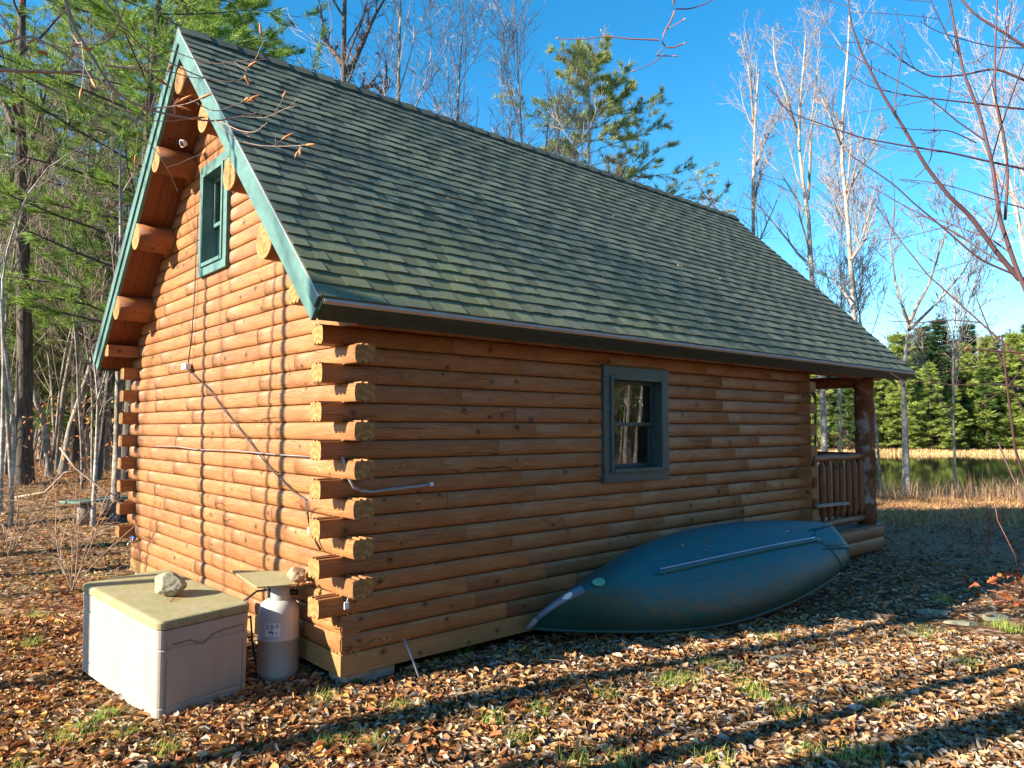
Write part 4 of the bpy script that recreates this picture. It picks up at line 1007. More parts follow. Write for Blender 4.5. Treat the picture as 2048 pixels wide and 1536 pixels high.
low = conifer_data(8, 9, .09, wl=.5, spread=.30, first=.12, tuft=.24, nn=11, wid=.032, per=11, sub=6, irregular=.5, cols=((.06, .14, .03), (.28, .38, .08)), shape=.6, dens=.85)
lp = conifer('young_pine', place(165, 25), low, M['bark_dark'], label='young pine with airy sunlit boughs between the left trunks', cat='tree')
copy_tree(lp, place(90, 30), 2.0, 1.0, label='young pine deeper in the woods behind the thick dark trunk', cat='tree')
copy_tree(lp, place(-20, 26), 4.0, 1.1, label='young pine at the far left edge of the woods', cat='tree')
copy_tree(lp, place(228, 31), 3.0, 1.15, label='young pine just left of the cabin roof edge', cat='tree')
copy_tree(pine_b, place(200, 36), 5.0, .85, label='small white pine low among the far left trunks', cat='tree')
cp = conifer_data(11, 15.4, .13, wl=.42, spread=.31, first=.35, tuft=.24, nn=11, wid=.035, per=11, sub=8, irregular=.5, cols=((.10, .16, .04), (.46, .50, .17)), flat=.85, shape=.7, dens=.88)
cpine = conifer('white_pine', place(1195, 25.5), cp, M['bark_dark'], rz=1.2, label='broad ragged white pine standing above the middle of the ridge', cat='tree')
copy_tree(cpine, place(950, 31), 3.3, .80, label='smaller yellowish pine low over the ridge left of the broad pine', cat='tree')
# far shore conifers
FAR = ((.025, .07, .022), (.17, .25, .06)); FARL = ((.09, .15, .03), (.46, .53, .13))
fs = [conifer_data(20+i, 14, .18, wl=.62, spread=sp, first=.04, tuft=.7, nn=7, wid=.075, per=6, sub=4, irregular=.55, cols=c_, shape=1.0, dens=.78, flat=.35) for i, (sp, c_) in enumerate(((.24, FARL), (.20, FAR), (.28, FARL), (.17, ((.02, .05, .02), (.08, .13, .05)))))]
fo = [None]*4; fr_ = random.Random(12)
kinds = ['bright green spreading pine on the far pond shore', 'mid green pointed conifer on the far pond shore', 'broad yellow green pine on the far pond shore', 'dark narrow spruce on the far pond shore']
spots = []
for px in range(1480, 2180, 54): spots.append((px+fr_.uniform(-9, 9), 85+fr_.uniform(0, 3), fr_.choice([0, 2, 1]), fr_.uniform(.32, .75)))
for px in range(1470, 2200, 24): spots.append((px+fr_.uniform(-9, 9), 92+fr_.uniform(0, 6), fr_.choice([0, 1, 3, 3, 3]), fr_.uniform(.5, 1.2)))
for px in range(1480, 2200, 34): spots.append((px+fr_.uniform(-9, 9), 103+fr_.uniform(0, 9), fr_.choice([1, 3, 3]), fr_.uniform(.75, 1.3)))
spots += [(1800, 88, 0, 1.0), (1765, 87, 2, .75), (1985, 88, 2, .98), (1935, 89, 0, .92), (2040, 87, 2, 1.0), (1885, 90, 3, 1.15)]
for px, D, kd, sc_ in spots:
    g_ = 'conifers along the far pond shore'; lb = kinds[kd]; loc = place(px, D)
    if fo[kd] is None: fo[kd] = conifer('far_conifer', loc, fs[kd], M['bark_dark'], fr_.uniform(0, 6), sc_, label=lb, cat='tree', group=g_+', '+['bright', 'mid green', 'broad', 'dark'][kd])
    else: copy_tree(fo[kd], loc, fr_.uniform(0, 6), (sc_*fr_.uniform(.9, 1.15), sc_*fr_.uniform(.9, 1.15), sc_), label=lb, cat='tree', group=g_+', '+['bright', 'mid green', 'broad', 'dark'][kd])
# far wood behind everything, one mass
g = np.random.default_rng(5); n = 9000; s_ = g.uniform(-120, 130, n); D_ = g.uniform(112, 135, n); xy = CAM[:2][None]+D_[:, None]*FX[None]+s_[:, None]*RX[None]
zt = ground_z(xy[:, 0], xy[:, 1]); hh = np.where(s_ > 0, 11, 9)+2.5*np.sin(s_*.35)+2*np.sin(s_*.13+1)
C0 = np.stack([xy[:, 0], xy[:, 1], zt+g.uniform(0, 1, n)*hh], 1)
nv, nt, nc = needles(g, C0, np.tile([0, 0, 1.], (n, 1)), np.full(n, 1.5), 7, .12, (.05, .08, .03), (.16, .16, .07))
tag(np_mesh('far_wood', nv, tris=nt, mats=M['needle'], col=nc), 'far dark wood closing the view beyond the pond and trees', 'wood', kind='stuff')

n = 9000; xx = g.uniform(-60, 110, n); yy = g.uniform(-62, -44, n); C0 = np.stack([xx, yy, ground_z(xx, yy)+g.uniform(0, 1, n)*(13+3*np.sin(xx*.3)+2*np.sin(xx*.9))], 1)  # unseen wood mass, added to block light from the low horizon sky
nv, nt, nc = needles(g, C0, np.tile([0, 0, 1.], (n, 1)), np.full(n, 1.4), 7, .13, (.05, .07, .03), (.15, .14, .07))
tag(np_mesh('far_wood', nv, tris=nt, mats=M['needle'], col=nc), 'unseen dark wood behind the trees across the yard, added to block the low sky', 'wood', kind='stuff')
# ------------------------------------------------------------------ woods on the left
def one(lab, px, D, r_, tp, seed, tm, bm_, nl=8, first=.5, lf=(.12, .26), name='bare_tree', n4=0, rmin=.004, ex=None, grp=None):
    b = place(px, D); tr_ = resample(path(b, D, tp), 14)
    exl = None if ex is None else [(resample([tuple(Vector(at(x, y, D+.3*math.sin(j)))-b) for j, (x, y) in enumerate(e)], 7), r_*.5) for e in ex]
    return bare_tree(name, b, bare_tree_data(seed, trunk=tr_, r0=r_, nl=nl, n2=5, n3=4, n4=n4, first=first, lf=lf, rmin=rmin, extra=exl), tm, bm_, label=lab, cat='tree', group=grp)
one('thick dark furrowed trunk rising at the left edge of the view', 52, 18.3, .215, [(52, 962), (50, 700), (44, 400), (40, 200), (45, 0), (48, -200)], 101, M['bark_dark'], M['twig_dark'], nl=16, first=.4, lf=(.12, .24), n4=2, ex=[[(30, 260), (10, 210), (-20, 150), (-40, 60)]])
one('crooked trunk curving right among the left woods', 118, 22, .085, [(122, 928), (118, 860), (128, 780), (145, 690), (160, 590), (168, 500), (172, 380), (180, 250)], 102, M['bark_mid'], M['twig_dark'])
one('trunk leaning left out of a shared root in the left woods', 105, 20, .11, [(110, 920), (90, 850), (72, 800), (60, 730), (50, 600)], 103, M['bark_mid'], M['twig_dark'])
one('trunk leaning right beside the crooked trunk in the left woods', 128, 21, .12, [(124, 925), (140, 860), (160, 800), (180, 740), (200, 640), (215, 520)], 104, M['bark_mid'], M['twig_dark'])
one('slim forked grey sapling in front of the left roof edge', 193, 14, .05, [(193, 950), (194, 880), (196, 800), (205, 770), (215, 735), (222, 690)], 105, M['bark_grey'], M['twig_pale'], nl=7, ex=[[(196, 800), (190, 740), (183, 690), (170, 650)]])
one('straight mottled grey trunk right behind the far log ends', 236, 14.5, .088, [(236, 962), (235, 880), (237, 800), (238, 720), (242, 500), (240, 300)], 106, M['bark_mid'], M['twig_pale'])
one('pale sapling with a sinuous stem just left of the thick dark trunk', 30, 14, .042, [(42, 955), (30, 860), (22, 780), (8, 700), (5, 560), (20, 470), (60, 380), (100, 330), (150, 300)], 107, M['bark_grey'], M['twig_pale'], nl=6)
one('pale thin sapling at the far left edge', 8, 15, .05, [(10, 950), (6, 850), (8, 700), (0, 560), (-12, 400), (-10, 200)], 108, M['bark_grey'], M['twig_pale'], nl=8)
# many thin trunks deeper in, copies of six kinds
wk = [bare_tree_data(120+i, Hh=h_, r0=r_, nl=nl_, n2=4, n3=4, first=f_, lean=(random.Random(i).uniform(-.1, .1), random.Random(i+9).uniform(-.1, .1)), rmin=.006, ang=(25, 50)) for i, (h_, r_, nl_, f_) in enumerate(((13, .075, 14, .3), (10, .04, 14, .2), (15, .10, 16, .4), (8, .026, 14, .12), (12, .05, 16, .25), (6, .018, 14, .08)))]
wo = [None]*6; wr_ = random.Random(77); cnt = 0
lbls = ['grey bare trunk among the crowded woods left of the cabin', 'slim bare sapling among the crowded woods left of the cabin']
while cnt < 190:
    D = 17+45*wr_.random()**.9; px = wr_.uniform(-160, 330)
    if px > 215 and D < 20: continue
    kd = wr_.choice([0, 1, 1, 2, 3, 3, 4, 4, 5, 5]); loc = place(px, D); cnt += 1; lb = lbls[0] if kd in (0, 2) else lbls[1]; gp = 'grey trunks in the left woods' if kd in (0, 2) else 'slim saplings in the left woods'
    sc_ = wr_.uniform(.8, 1.15); loc.z -= .1
    if wo[kd] is None: wo[kd] = bare_tree('woodland_tree', loc, wk[kd], M['bark_dark'] if kd in (0, 5) else M['bark_mid'], M['twig_mid'], wr_.uniform(0, 6.28), sc_, label=lb, cat='tree', group=gp)
    else: copy_tree(wo[kd], loc, wr_.uniform(0, 6.28), sc_, label=lb, cat='tree', group=gp)

# woods across the yard on the side the long wall faces; the window glass mirrors them
cnt = 0; wr2 = random.Random(31)
while cnt < 150:
    x, y = wr2.uniform(-32, 48), -5.3-9-26*wr2.random()**1.2
    kd = wr2.choice([0, 0, 1, 2, 2, 3, 4, 4]); cnt += 1
    copy_tree(wo[kd], (x, y, gz(x, y)-.1), wr2.uniform(0, 6.28), wr2.uniform(.85, 1.2), label='bare tree in the woods across the yard from the window wall', cat='tree', group='trees across the yard')
for i in range(26):
    x, y = -34+i*3.3+wr2.uniform(-1, 1), -26-wr2.uniform(0, 16)
    copy_tree(pine_b if i % 2 else cpine, (x, y, gz(x, y)-.1), wr2.uniform(0, 6.28), wr2.uniform(.75, 1.0), label='white pine in the woods across the yard from the window wall', cat='tree', group='pines across the yard')
for i, (px, D, sc_) in enumerate(((1770, 84, .9), (1860, 86, 1.0), (1905, 85, .7), (1962, 87, 1.1), (2015, 85, .8), (1690, 86, 1.0), (1650, 84, .8), (2060, 87, 1.0))):
    l_ = place(px, 89); copy_tree(wo[(0, 2)[i % 2]], l_, i*1.3, sc_, label='bare grey tree in front of the conifers on the far shore', cat='tree', group='bare trees on the far shore')
# trees on the sunny side, out of view to the left: they shade the gable, the roof and the foreground
SD = np.array([math.cos(SUN_AZ), math.sin(SUN_AZ)])
def sunside(hit, t, r_, seed, lab, Hh=16, nl=9, lean=(0, 0), first=.45):
    p = np.array(hit)+SD*t; b = Vector((p[0], p[1], gz(*p)-.05))
    bare_tree('bare_tree', b, bare_tree_data(seed, Hh=Hh, r0=r_, nl=nl, n2=4, n3=4, first=first, lean=lean, rmin=.006), M['bark_mid'], M['twig_dark'], label=lab, cat='tree')
for a in (((0, 2.87), 6.5, .09, 201, 'slim tree on the sunny side whose shadow falls left of the gable window foot', 9, 5, (.0, .0), .75),
          ((0, 1.38), 6.5, .10, 202, 'trunk on the sunny side shading the gable near the corner', 9.5, 5, (.0, .0), .75),
          ((0, 1.60), 7.2, .055, 203, 'sapling beside the trunk that shades the gable near the corner', 9, 4, (.0, -.004), .75),
          ((0, 2.25), 12, .035, 204, 'thin sapling on the sunny side nearest the deck box', 12, 5, (.01, .0), .6),
          ((1.54, -1.78), 12, .16, 205, 'tree on the sunny side casting the nearer band across the leaves', 14, 5, (.0, .0), .7),
          ((.9, -2.70), 11, .28, 206, 'thick tree on the sunny side casting the broad foreground band', 16, 5, (.0, .0), .7),
          ((-1.6, -1.2), 13, .12, 207, 'tree on the sunny side casting a band at the lower left', 14, 5, (.0, .0), .7),
          ((-1.0, 9.4), 9, .20, 208, 'tree on the sunny side beyond the deck box', 15, 8, (.0, .0), .5),
          ((-1.0, 7.6), 10, .18, 209, 'second tree on the sunny side beyond the deck box', 15, 8, (.0, .0), .5),
          ((-1.0, 11.6), 9, .22, 210, 'far tree on the sunny side of the left woods', 15, 8, (.0, .0), .5),
          ((0, 4.9), 24, .13, 211, 'tall tree on the sunny side shading the roof slope', 19, 12, (.0, .0), .62),
          ((0, -.9), 20, .13, 212, 'tall tree on the sunny side streaking the roof with shade', 17, 12, (.0, .0), .62)): sunside(*a)

# ------------------------------------------------------------------ near branches
def branchlet(name, mains, mat, lab, cat, seed, depth, twigs=0, tl=.25, buds=None, group=None, rmul=.8, up=.02):
    g = np.random.default_rng(seed); parts = []; root = empty(name, tuple(at(*mains[0][0][0][:2], depth)), label=lab, cat=cat, group=group); off = np.array(root.location)
    tips = []
    for pts, ra, rb in mains:
        dz = g.uniform(-.15, .15); P = np.array([at(p[0], p[1], depth*(p[2] if len(p) > 2 else 1)+dz*(i/len(pts))) for i, p in enumerate(pts)])-off
        # keep the joints together: blend the depth jitter from the first point
        d = np.r_[0, np.cumsum(np.linalg.norm(np.diff(P, axis=0), axis=1))]; n = max(8, len(pts)*3, int(d[-1]/(.012*depth))); t = np.linspace(0, d[-1], n)
        Q = np.stack([np.interp(t, d, P[:, i]) for i in range(3)], 1); Q[1:-1] = (Q[:-2]+2*Q[1:-1]+Q[2:])/4
        rad = np.linspace(ra, rb, n)[None]*rmul; parts.append(tubes(Q[None], rad, 7)); tips.append((Q[-1], Q[-1]-Q[-2]))
        if twigs:
            Ln = np.array([d[-1]]); k1 = kids(g, Q[None], rad, Ln, max(2, int(twigs*d[-1]/depth*2.2)), .1, .98, (30, 60), (.12*tl/.25, .34*tl/.25), (.3, .5)); P1, r1 = grow(g, *k1, 5, .10, up, .45); parts.append(tubes(P1, np.maximum(r1, .0012*depth/3), 5))
            k2 = kids(g, P1, r1, k1[2], 3, .2, .95, (30, 60), (.3, .6), (.6, .8)); P2, r2 = grow(g, *k2, 3, .10, up, .6); parts.append(tubes(P2, np.maximum(r2, .001*depth/3), 4))
            for e in P2[:, -2:]: tips.append((e[1], e[1]-e[0]))
    V = []; Qs = []; o_ = 0
    for v, q in parts: V.append(v); Qs.append(q+o_); o_ += len(v)
    np_mesh('twigs', np.concatenate(V), np.concatenate(Qs), mats=mat, parent=root, smooth=True)
    if buds:
        nb_ = 0
        for p, d in tips:
            if g.uniform() > buds[1]: continue
            d = Vector(d).normalized()*buds[0]*g.uniform(.6, 1.2); p = Vector(p); r_ = buds[2]
            if nb_ > 95: break
            nb_ += 1; mb = MB(); mb.tube([p, p+d*.3, p+d*.65, p+d], [r_*.5, r_, r_*.75, r_*.1], 6); mb.build('bud', M['bud'], root)
    return root
branchlet('beech_branch', [
    ([(-500, -560), (-330, -420), (-60, -330), (90, -160), (128, -10), (150, 60), (195, 130), (215, 165), (250, 200), (300, 220), (350, 232), (420, 243), (450, 240), (512, 226)], .019, .003),
    ([(300, 216), (340, 214), (375, 208), (398, 198)], .004, .0022),
    ([(-10, 90), (60, 70), (120, 100), (180, 150), (212, 170)], .006, .005),
    ([(-10, 140), (60, 143), (130, 145), (170, 142), (208, 168)], .009, .006),
    ([(210, 130), (270, 140), (340, 142), (380, 155), (425, 158)], .004, .002),
    ([(200, -10), (250, 50), (272, 85), (310, 110), (380, 145), (420, 160), (470, 165), (490, 155)], .006, .002),
    ([(75, 168), (140, 195), (200, 225), (270, 240), (340, 243), (380, 238)], .0045, .002),
    ([(440, 243), (480, 262), (510, 266), (535, 245)], .003, .0018), ([(430, 240), (470, 280), (520, 292), (570, 293), (612, 290)], .003, .0018),
    ([(380, 200), (430, 225), (470, 210), (500, 198)], .0025, .0018), ([(250, 15), (232, 60), (215, 85), (190, 90)], .004, .003),
    ([(340, 100), (420, 130), (500, 120), (540, 118)], .0025, .0015), ([(0, 30), (40, 80), (110, 90), (150, 110)], .004, .002)],
    M['twig_beech'], 'brown budded beech branch hanging across the gable peak', 'branch', 31, 2.9, twigs=4, buds=(.055, .45, .0055))
branchlet('beech_branch', [([(-520, -1150), (200, -980), (900, -620), (1250, -250), (1345, -10), (1352, 22), (1335, 55), (1318, 80), (1330, 100), (1340, 100), (1365, 88)], .020, .0028), ([(1318, 80), (1260, 78), (1210, 72), (1160, 80), (1120, 77)], .0035, .0015), ([(1352, 18), (1380, 18), (1410, 8), (1424, 0)], .003, .002), ([(1330, 60), (1350, 50), (1366, 40)], .002, .0015), ([(1325, 98), (1310, 112), (1345, 112)], .0025, .002), ([(1330, 108), (1300, 130), (1272, 140)], .0025, .0013), ([(1210, 74), (1203, 62)], .002, .001)],
    M['twig_red'], 'red brown budded twig hanging in the blue sky at the top', 'branch', 33, 2.6, buds=(.022, 1, .0025))
branchlet('maple_sapling', [([(2125, 1730), (2118, 1350), (2100, 1000), (2060, 600), (2030, 530), (2000, 440), (1985, 330), (1960, 230), (1925, 140), (1910, 60), (1895, -20)], .028, .006),
    ([(2040, 560), (1990, 500), (1940, 430), (1900, 395), (1850, 330), (1810, 260), (1760, 180), (1720, 100), (1700, 40), (1695, -10)], .016, .004),
    ([(2010, 440), (2016, 350), (2010, 280), (1990, 200), (1990, 100), (1995, -10)], .009, .004),
    ([(2060, 340), (2000, 328), (1900, 305), (1800, 290), (1720, 275), (1650, 250), (1590, 230), (1560, 210), (1528, 163)], .007, .002),
    ([(2060, 100), (2000, 60), (1950, 30), (1915, -10)], .009, .006), ([(2060, 165), (1990, 135), (1930, 150), (1860, 155), (1800, 120), (1760, 90), (1725, 75)], .008, .002),
    ([(2060, 220), (1960, 208), (1890, 200), (1810, 190), (1740, 175), (1700, 150)], .006, .002), ([(2055, 560), (1960, 520), (1880, 450), (1820, 400), (1790, 370), (1700, 310)], .007, .003),
    ([(2060, 420), (1990, 400), (1930, 380), (1870, 365), (1800, 358)], .004, .002), ([(1952, 285), (1900, 260), (1840, 260), (1790, 255)], .004, .002), ([(2060, 96), (1990, 95), (1930, 80), (1870, 62), (1840, 42)], .004, .002),
    ([(2060, 780), (2010, 768), (1960, 768), (1900, 770), (1850, 762), (1810, 765), (1780, 745)], .003, .0018), ([(1830, 355), (1860, 330), (1870, 270), (1866, 180)], .003, .002)],
    M['twig_maple'], 'red brown maple sapling whose bare branches reach in from the right edge', 'sapling', 35, 3.6, twigs=6, tl=.30, buds=(.010, .8, .0022))
o = branchlet('beech_bud_twig', [([(2080, 708), (2000, 703), (1950, 699), (1940, 698)], .0016, .0012)], M['twig_red'], 'orange bud on a twig pointing in from the right edge, very close', 'twig', 36, 1.0, buds=(.028, 1, .003))

b = Vector((*(CAM[:2]+2.9*FX+2.9*(-520-1024)/FPX*RX), 0)); b.z = gz(b.x, b.y)-.1
bare_tree('beech_tree', b, bare_tree_data(230, Hh=9.5, r0=.11, nl=6, n2=4, n3=3, first=.72, lf=(.14, .22)), M['bark_grey'], M['twig_beech'], label='smooth grey beech just out of view on the left that carries the near branches', cat='tree')
# sapling with brown oak leaves at the lower right; leaves here and on the ground share this shape builder
def leaf_shapes(g, C0, size, ext, curl, colA, lobed=False, flat=.35):
    """curled leaf strips: C0 (N,3); returns verts, quads, colours. 4 cross rows x 3 columns"""
    N = len(C0); yaw = g.uniform(0, 2*np.pi, N); tilt = g.normal(0, flat, N); roll = g.normal(0, flat*1.3, N)
    ca_, sa = np.cos(yaw), np.sin(yaw)
    t = np.array([0, .3, .68, 1.]); wv = np.array([.10, .95, .85, .04]) if not lobed else np.array([.15, 1.15, .8, .1])
    s_ = np.array([-1, 0, 1.])
    cu = g.uniform(curl[0], curl[1], N)*np.where(g.random(N) < .75, 1, -1); cl = g.normal(0, .35, N)
    U = np.broadcast_to((t[None, :, None]-.5), (N, 4, 3))*size[:, None, None]
    jag = g.uniform(.78, 1.2, (N, 4, 3))
    Vv = s_[None, None]*wv[None, :, None]*(size*ext)[:, None, None]*.5*jag
    Wz = np.abs(Vv)*cu[:, None, None]*1.3+(U*U)/np.maximum(size, .01)[:, None, None]*cl[:, None, None]*2+g.normal(0, .05, (N, 4, 3))*size[:, None, None]
    Vv = Vv*np.cos(np.minimum(np.abs(cu), 1.2))[:, None, None]
    cy_, sy = np.cos(roll)[:, None, None], np.sin(roll)[:, None, None]; V1 = Vv*cy_-Wz*sy; W1 = Vv*sy+Wz*cy_
    cp_, sp_ = np.cos(tilt)[:, None, None], np.sin(tilt)[:, None, None]; U1 = U*cp_-W1*sp_; W2 = U*sp_+W1*cp_
    x = U1*ca_[:, None, None]-V1*sa[:, None, None]; y = U1*sa[:, None, None]+V1*ca_[:, None, None]
    P = np.stack([x, y, W2], -1)+C0[:, None, None]
    idx = np.arange(N*12).reshape(N, 4, 3); Q = np.stack([idx[:, :-1, :-1], idx[:, :-1, 1:], idx[:, 1:, 1:], idx[:, 1:, :-1]], -1).reshape(-1, 4)
    col = np.repeat(colA[:, None], 12, 1)*(1-.15*np.abs(np.tile(s_, 4))[None, :, None])
    return P.reshape(-1, 3), Q, col.reshape(-1, 3)
LC = np.array([(.62, .40, .22), (.55, .27, .10), (.48, .17, .06), (.66, .50, .34), (.58, .48, .38), (.36, .17, .075), (.44, .26, .13), (.18, .09, .045), (.72, .42, .12), (.50, .42, .36)])
g = np.random.default_rng(42)
def scatter(n, x0, x1, y0, y1):
    x = g.uniform(x0, x1, n); y = g.uniform(y0, y1, n)
    inside = (x > .03) & (x < 10.1) & (y > .06) & (y < W-.06)
    q = Vector
    bi = BM.inverted(); lx = bi[0][0]*x+bi[0][1]*y+bi[0][3]; ly = bi[1][0]*x+bi[1][1]*y+bi[1][3]
    inbox = (lx > 0) & (lx < BW) & (ly > .0) & (ly < BL)
    intank = (x-tx)**2+(y-ty)**2 < .16**2
    k = ~(inside | inbox | intank); return x[k], y[k]
def litter(name, n, area, smin, smax, lab, ylim=None, drop=0, flat=.4, curl=(.2, 1.1)):
    x, y = scatter(n, *area); D, s = DS(x, y)
    nzv = np.sin(x*1.3+2*np.sin(y*.9))*np.sin(y*1.1+1.5*np.sin(x*.7))
    keep = (D > .25) & (np.abs(s) < D*1.0+2.2) & (g.random(len(x)) > np.where(nzv < -.45, .55, 0)) & ((x < 9.5) | (g.random(len(x)) < .35)) & ((x < 16))
    if ylim is not None: keep &= ylim(x, y, D, s)
    x, y, D, s = x[keep], y[keep], D[keep], s[keep]; N = len(x)
    # near the sunlit lower left the leaves are rusty, to the right pale and grey
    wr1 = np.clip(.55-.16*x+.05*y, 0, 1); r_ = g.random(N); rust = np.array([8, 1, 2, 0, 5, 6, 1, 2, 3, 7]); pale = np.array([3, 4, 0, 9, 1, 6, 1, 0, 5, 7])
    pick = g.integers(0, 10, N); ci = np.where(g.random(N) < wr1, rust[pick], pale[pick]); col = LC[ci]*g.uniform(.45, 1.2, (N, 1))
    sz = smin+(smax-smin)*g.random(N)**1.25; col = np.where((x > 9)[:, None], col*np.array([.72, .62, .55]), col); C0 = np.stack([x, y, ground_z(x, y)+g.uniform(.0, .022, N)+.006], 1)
    V, Q, c = leaf_shapes(g, C0, sz, g.uniform(.40, .66, N), curl, col, flat=flat)
    return tag(np_mesh(name, V, Q, mats=M['dryleaf'], col=c, smooth=True), lab, 'fallen leaves', kind='stuff')
litter('fallen_leaves', 112000, (-4.6, 5.5, -4.8, 4.5), .038, .105, 'curled brown and orange fallen leaves covering the near ground', lambda x, y, D, s: D < 8.2, flat=.19, curl=(.1, 1.1))
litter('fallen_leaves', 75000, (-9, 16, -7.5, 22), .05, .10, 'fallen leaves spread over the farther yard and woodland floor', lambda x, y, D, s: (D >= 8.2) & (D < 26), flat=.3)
# leaves on lid and board
mb_pts = [LT(.30, .46), LT(.27, .44), LT(.33, .45), LT(.36, .5)]
p = px_at_z(600, 1170, board_z+.012); mb_pts += [Vector(p)+Vector((g.uniform(-.08, .09), g.uniform(-.03, .03), .004)) for _ in range(14)]
C0 = np.array([tuple(v+Vector((0, 0, .006))) for v in mb_pts]); V, Q, c = leaf_shapes(g, C0, g.uniform(.03, .06, len(C0)), np.full(len(C0), .5), (.1, .6), LC[g.integers(0, 3, len(C0))], flat=.15)
tag(np_mesh('fallen_leaves', V, Q, mats=M['dryleaf'], col=c), 'few rusty leaves caught around the rocks on the lid and board', 'fallen leaves', kind='stuff')

cp_ = []
for i in range(16):
    d = ray(g.uniform(1350, 1600), g.uniform(1055, 1110)); o_loc = canoe_root.matrix_world.inverted()
    ho_ = [c for c in canoe_root.children if c.name.startswith('hull')][0]
    ok, hp, hn, _ = ho_.ray_cast(o_loc @ Vector(CAM), (o_loc.to_3x3() @ Vector(d)).normalized())
    if ok and i % 2 == 0: cp_.append(tuple(canoe_root.matrix_world @ (hp+hn*.012)))
rp_ = [roof_pt(g.uniform(0, 9), g.uniform(.1, 4.2), 0, .03) for _ in range(7)]
if cp_:
    C0 = np.array(cp_); V, Q, c = leaf_shapes(g, C0, g.uniform(.04, .07, len(C0)), np.full(len(C0), .5), (.1, .5), LC[g.integers(0, 6, len(C0))], flat=.5)
    tag(np_mesh('fallen_leaves', V, Q, mats=M['dryleaf'], col=c), 'few dry leaves stuck on the canoe hull', 'fallen leaves', kind='stuff')
C0 = np.array(rp_); V, Q, c = leaf_shapes(g, C0, g.uniform(.04, .08, len(C0)), np.full(len(C0), .5), (.1, .6), LC[g.integers(0, 6, len(C0))], flat=.5)
tag(np_mesh('fallen_leaves', V, Q, mats=M['dryleaf'], col=c), 'few stray dry leaves lying on the shingle slope', 'fallen leaves', kind='stuff')
# grass
def blades(C0, Lb, wb, lean, cA, cB, bend=.5):
    N = len(C0); a = g.uniform(0, 6.28, N); l_ = g.uniform(.1, lean, N); d = np.stack([np.cos(a)*l_, np.sin(a)*l_, np.ones(N)], 1); d /= np.linalg.norm(d, axis=1, keepdims=True)
    sd_ = np.stack([-np.sin(a), np.cos(a), np.zeros(N)], 1)*wb[:, None]; h_ = np.stack([np.cos(a), np.sin(a), -.3*np.ones(N)], 1)*bend*Lb[:, None]*g.uniform(.1, 1, (N, 1))
    m_ = C0+d*Lb[:, None]*.55; t_ = C0+d*Lb[:, None]+h_
    V = np.stack([C0-sd_, C0+sd_, m_+sd_*.7, m_-sd_*.7, t_], 1).reshape(-1, 3); i = np.arange(N)*5
    Q = np.stack([i, i+1, i+2, i+3], 1); Tt = np.stack([i+3, i+2, i+4], 1); k_ = g.random((N, 1)); c = np.repeat(np.array(cA)*(1-k_)+np.array(cB)*k_, 5, 0)
    return V, Q, Tt, c
def grass(name, centres, per, rad, Lb, wb, lean, cA, cB, lab, cat='grass'):
    c_ = np.array(centres); xy = np.repeat(c_, per, 0)+g.normal(0, rad, (len(c_)*per, 2)); bad = (xy[:, 0] > 0) & (xy[:, 0] < 10.1) & (xy[:, 1] > 0) & (xy[:, 1] < W); xy = xy[~bad]; N = len(xy)
    C0 = np.stack([xy[:, 0], xy[:, 1], ground_z(xy[:, 0], xy[:, 1])], 1)
    V, Q, Tt, c = blades(C0, g.uniform(Lb*.5, Lb*1.2, N), g.uniform(wb*.6, wb*1.2, N), lean, cA, cB)
    return tag(np_mesh(name, V, Q, Tt, mats=M['grass'], col=c), lab, cat, kind='stuff')
def gpx(px, py):
    d = ray(px, py); t = (-.12-CAM[2])/d[2]; p = CAM+d*t; return (p[0], p[1])
tufts = [gpx(*p) for p in ((1030, 1490), (1215, 1400), (1330, 1375), (1380, 1370), (1350, 1365), (1500, 1380), (1525, 1395), (1580, 1430), (1160, 1530), (1240, 1530), (1420, 1525), (1700, 1520), (1740, 1510), (1620, 1510), (1850, 1275), (1855, 1262), (1885, 1200), (2030, 1260), (1995, 1250), (740, 1500), (660, 1490), (650, 1410), (210, 1440), (225, 1432), (60, 1290), (75, 1235), (130, 1480), (150, 1465), (250, 1470), (1420, 1330), (1450, 1340), (1545, 1275), (800, 1425), (980, 1450), (1080, 1430), (30, 1540), (330, 1500), (1760, 1410), (1930, 1330))]
tufts = [tf for tf in tufts]
grass('grass', tufts, 85, .065, .105, .0026, .9, (.13, .30, .03), (.46, .48, .12), 'small green grass tufts growing through the leaves')
ex_ = [(g.uniform(-2.5, 5.5), g.uniform(-4.6, 0)) for _ in range(170)]
grass('grass', ex_, 16, .10, .06, .0018, 1.2, (.16, .20, .05), (.55, .43, .22), 'thin straw coloured grass among the foreground leaves')
ex_ = [(g.uniform(-4, 1), g.uniform(3.2, 16)) for _ in range(220)]
grass('grass', ex_, 30, .16, .06, .004, 1.1, (.22, .26, .05), (.55, .48, .16), 'yellow green grass patches on the ground left of the cabin')
ex_ = [(g.uniform(9.5, 17), g.uniform(-4, 5)) for _ in range(600)]
grass('grass', ex_, 22, .25, .035, .005, 1.3, (.18, .10, .065), (.44, .29, .19), 'short dry grass on the shaded lawn beyond the porch')
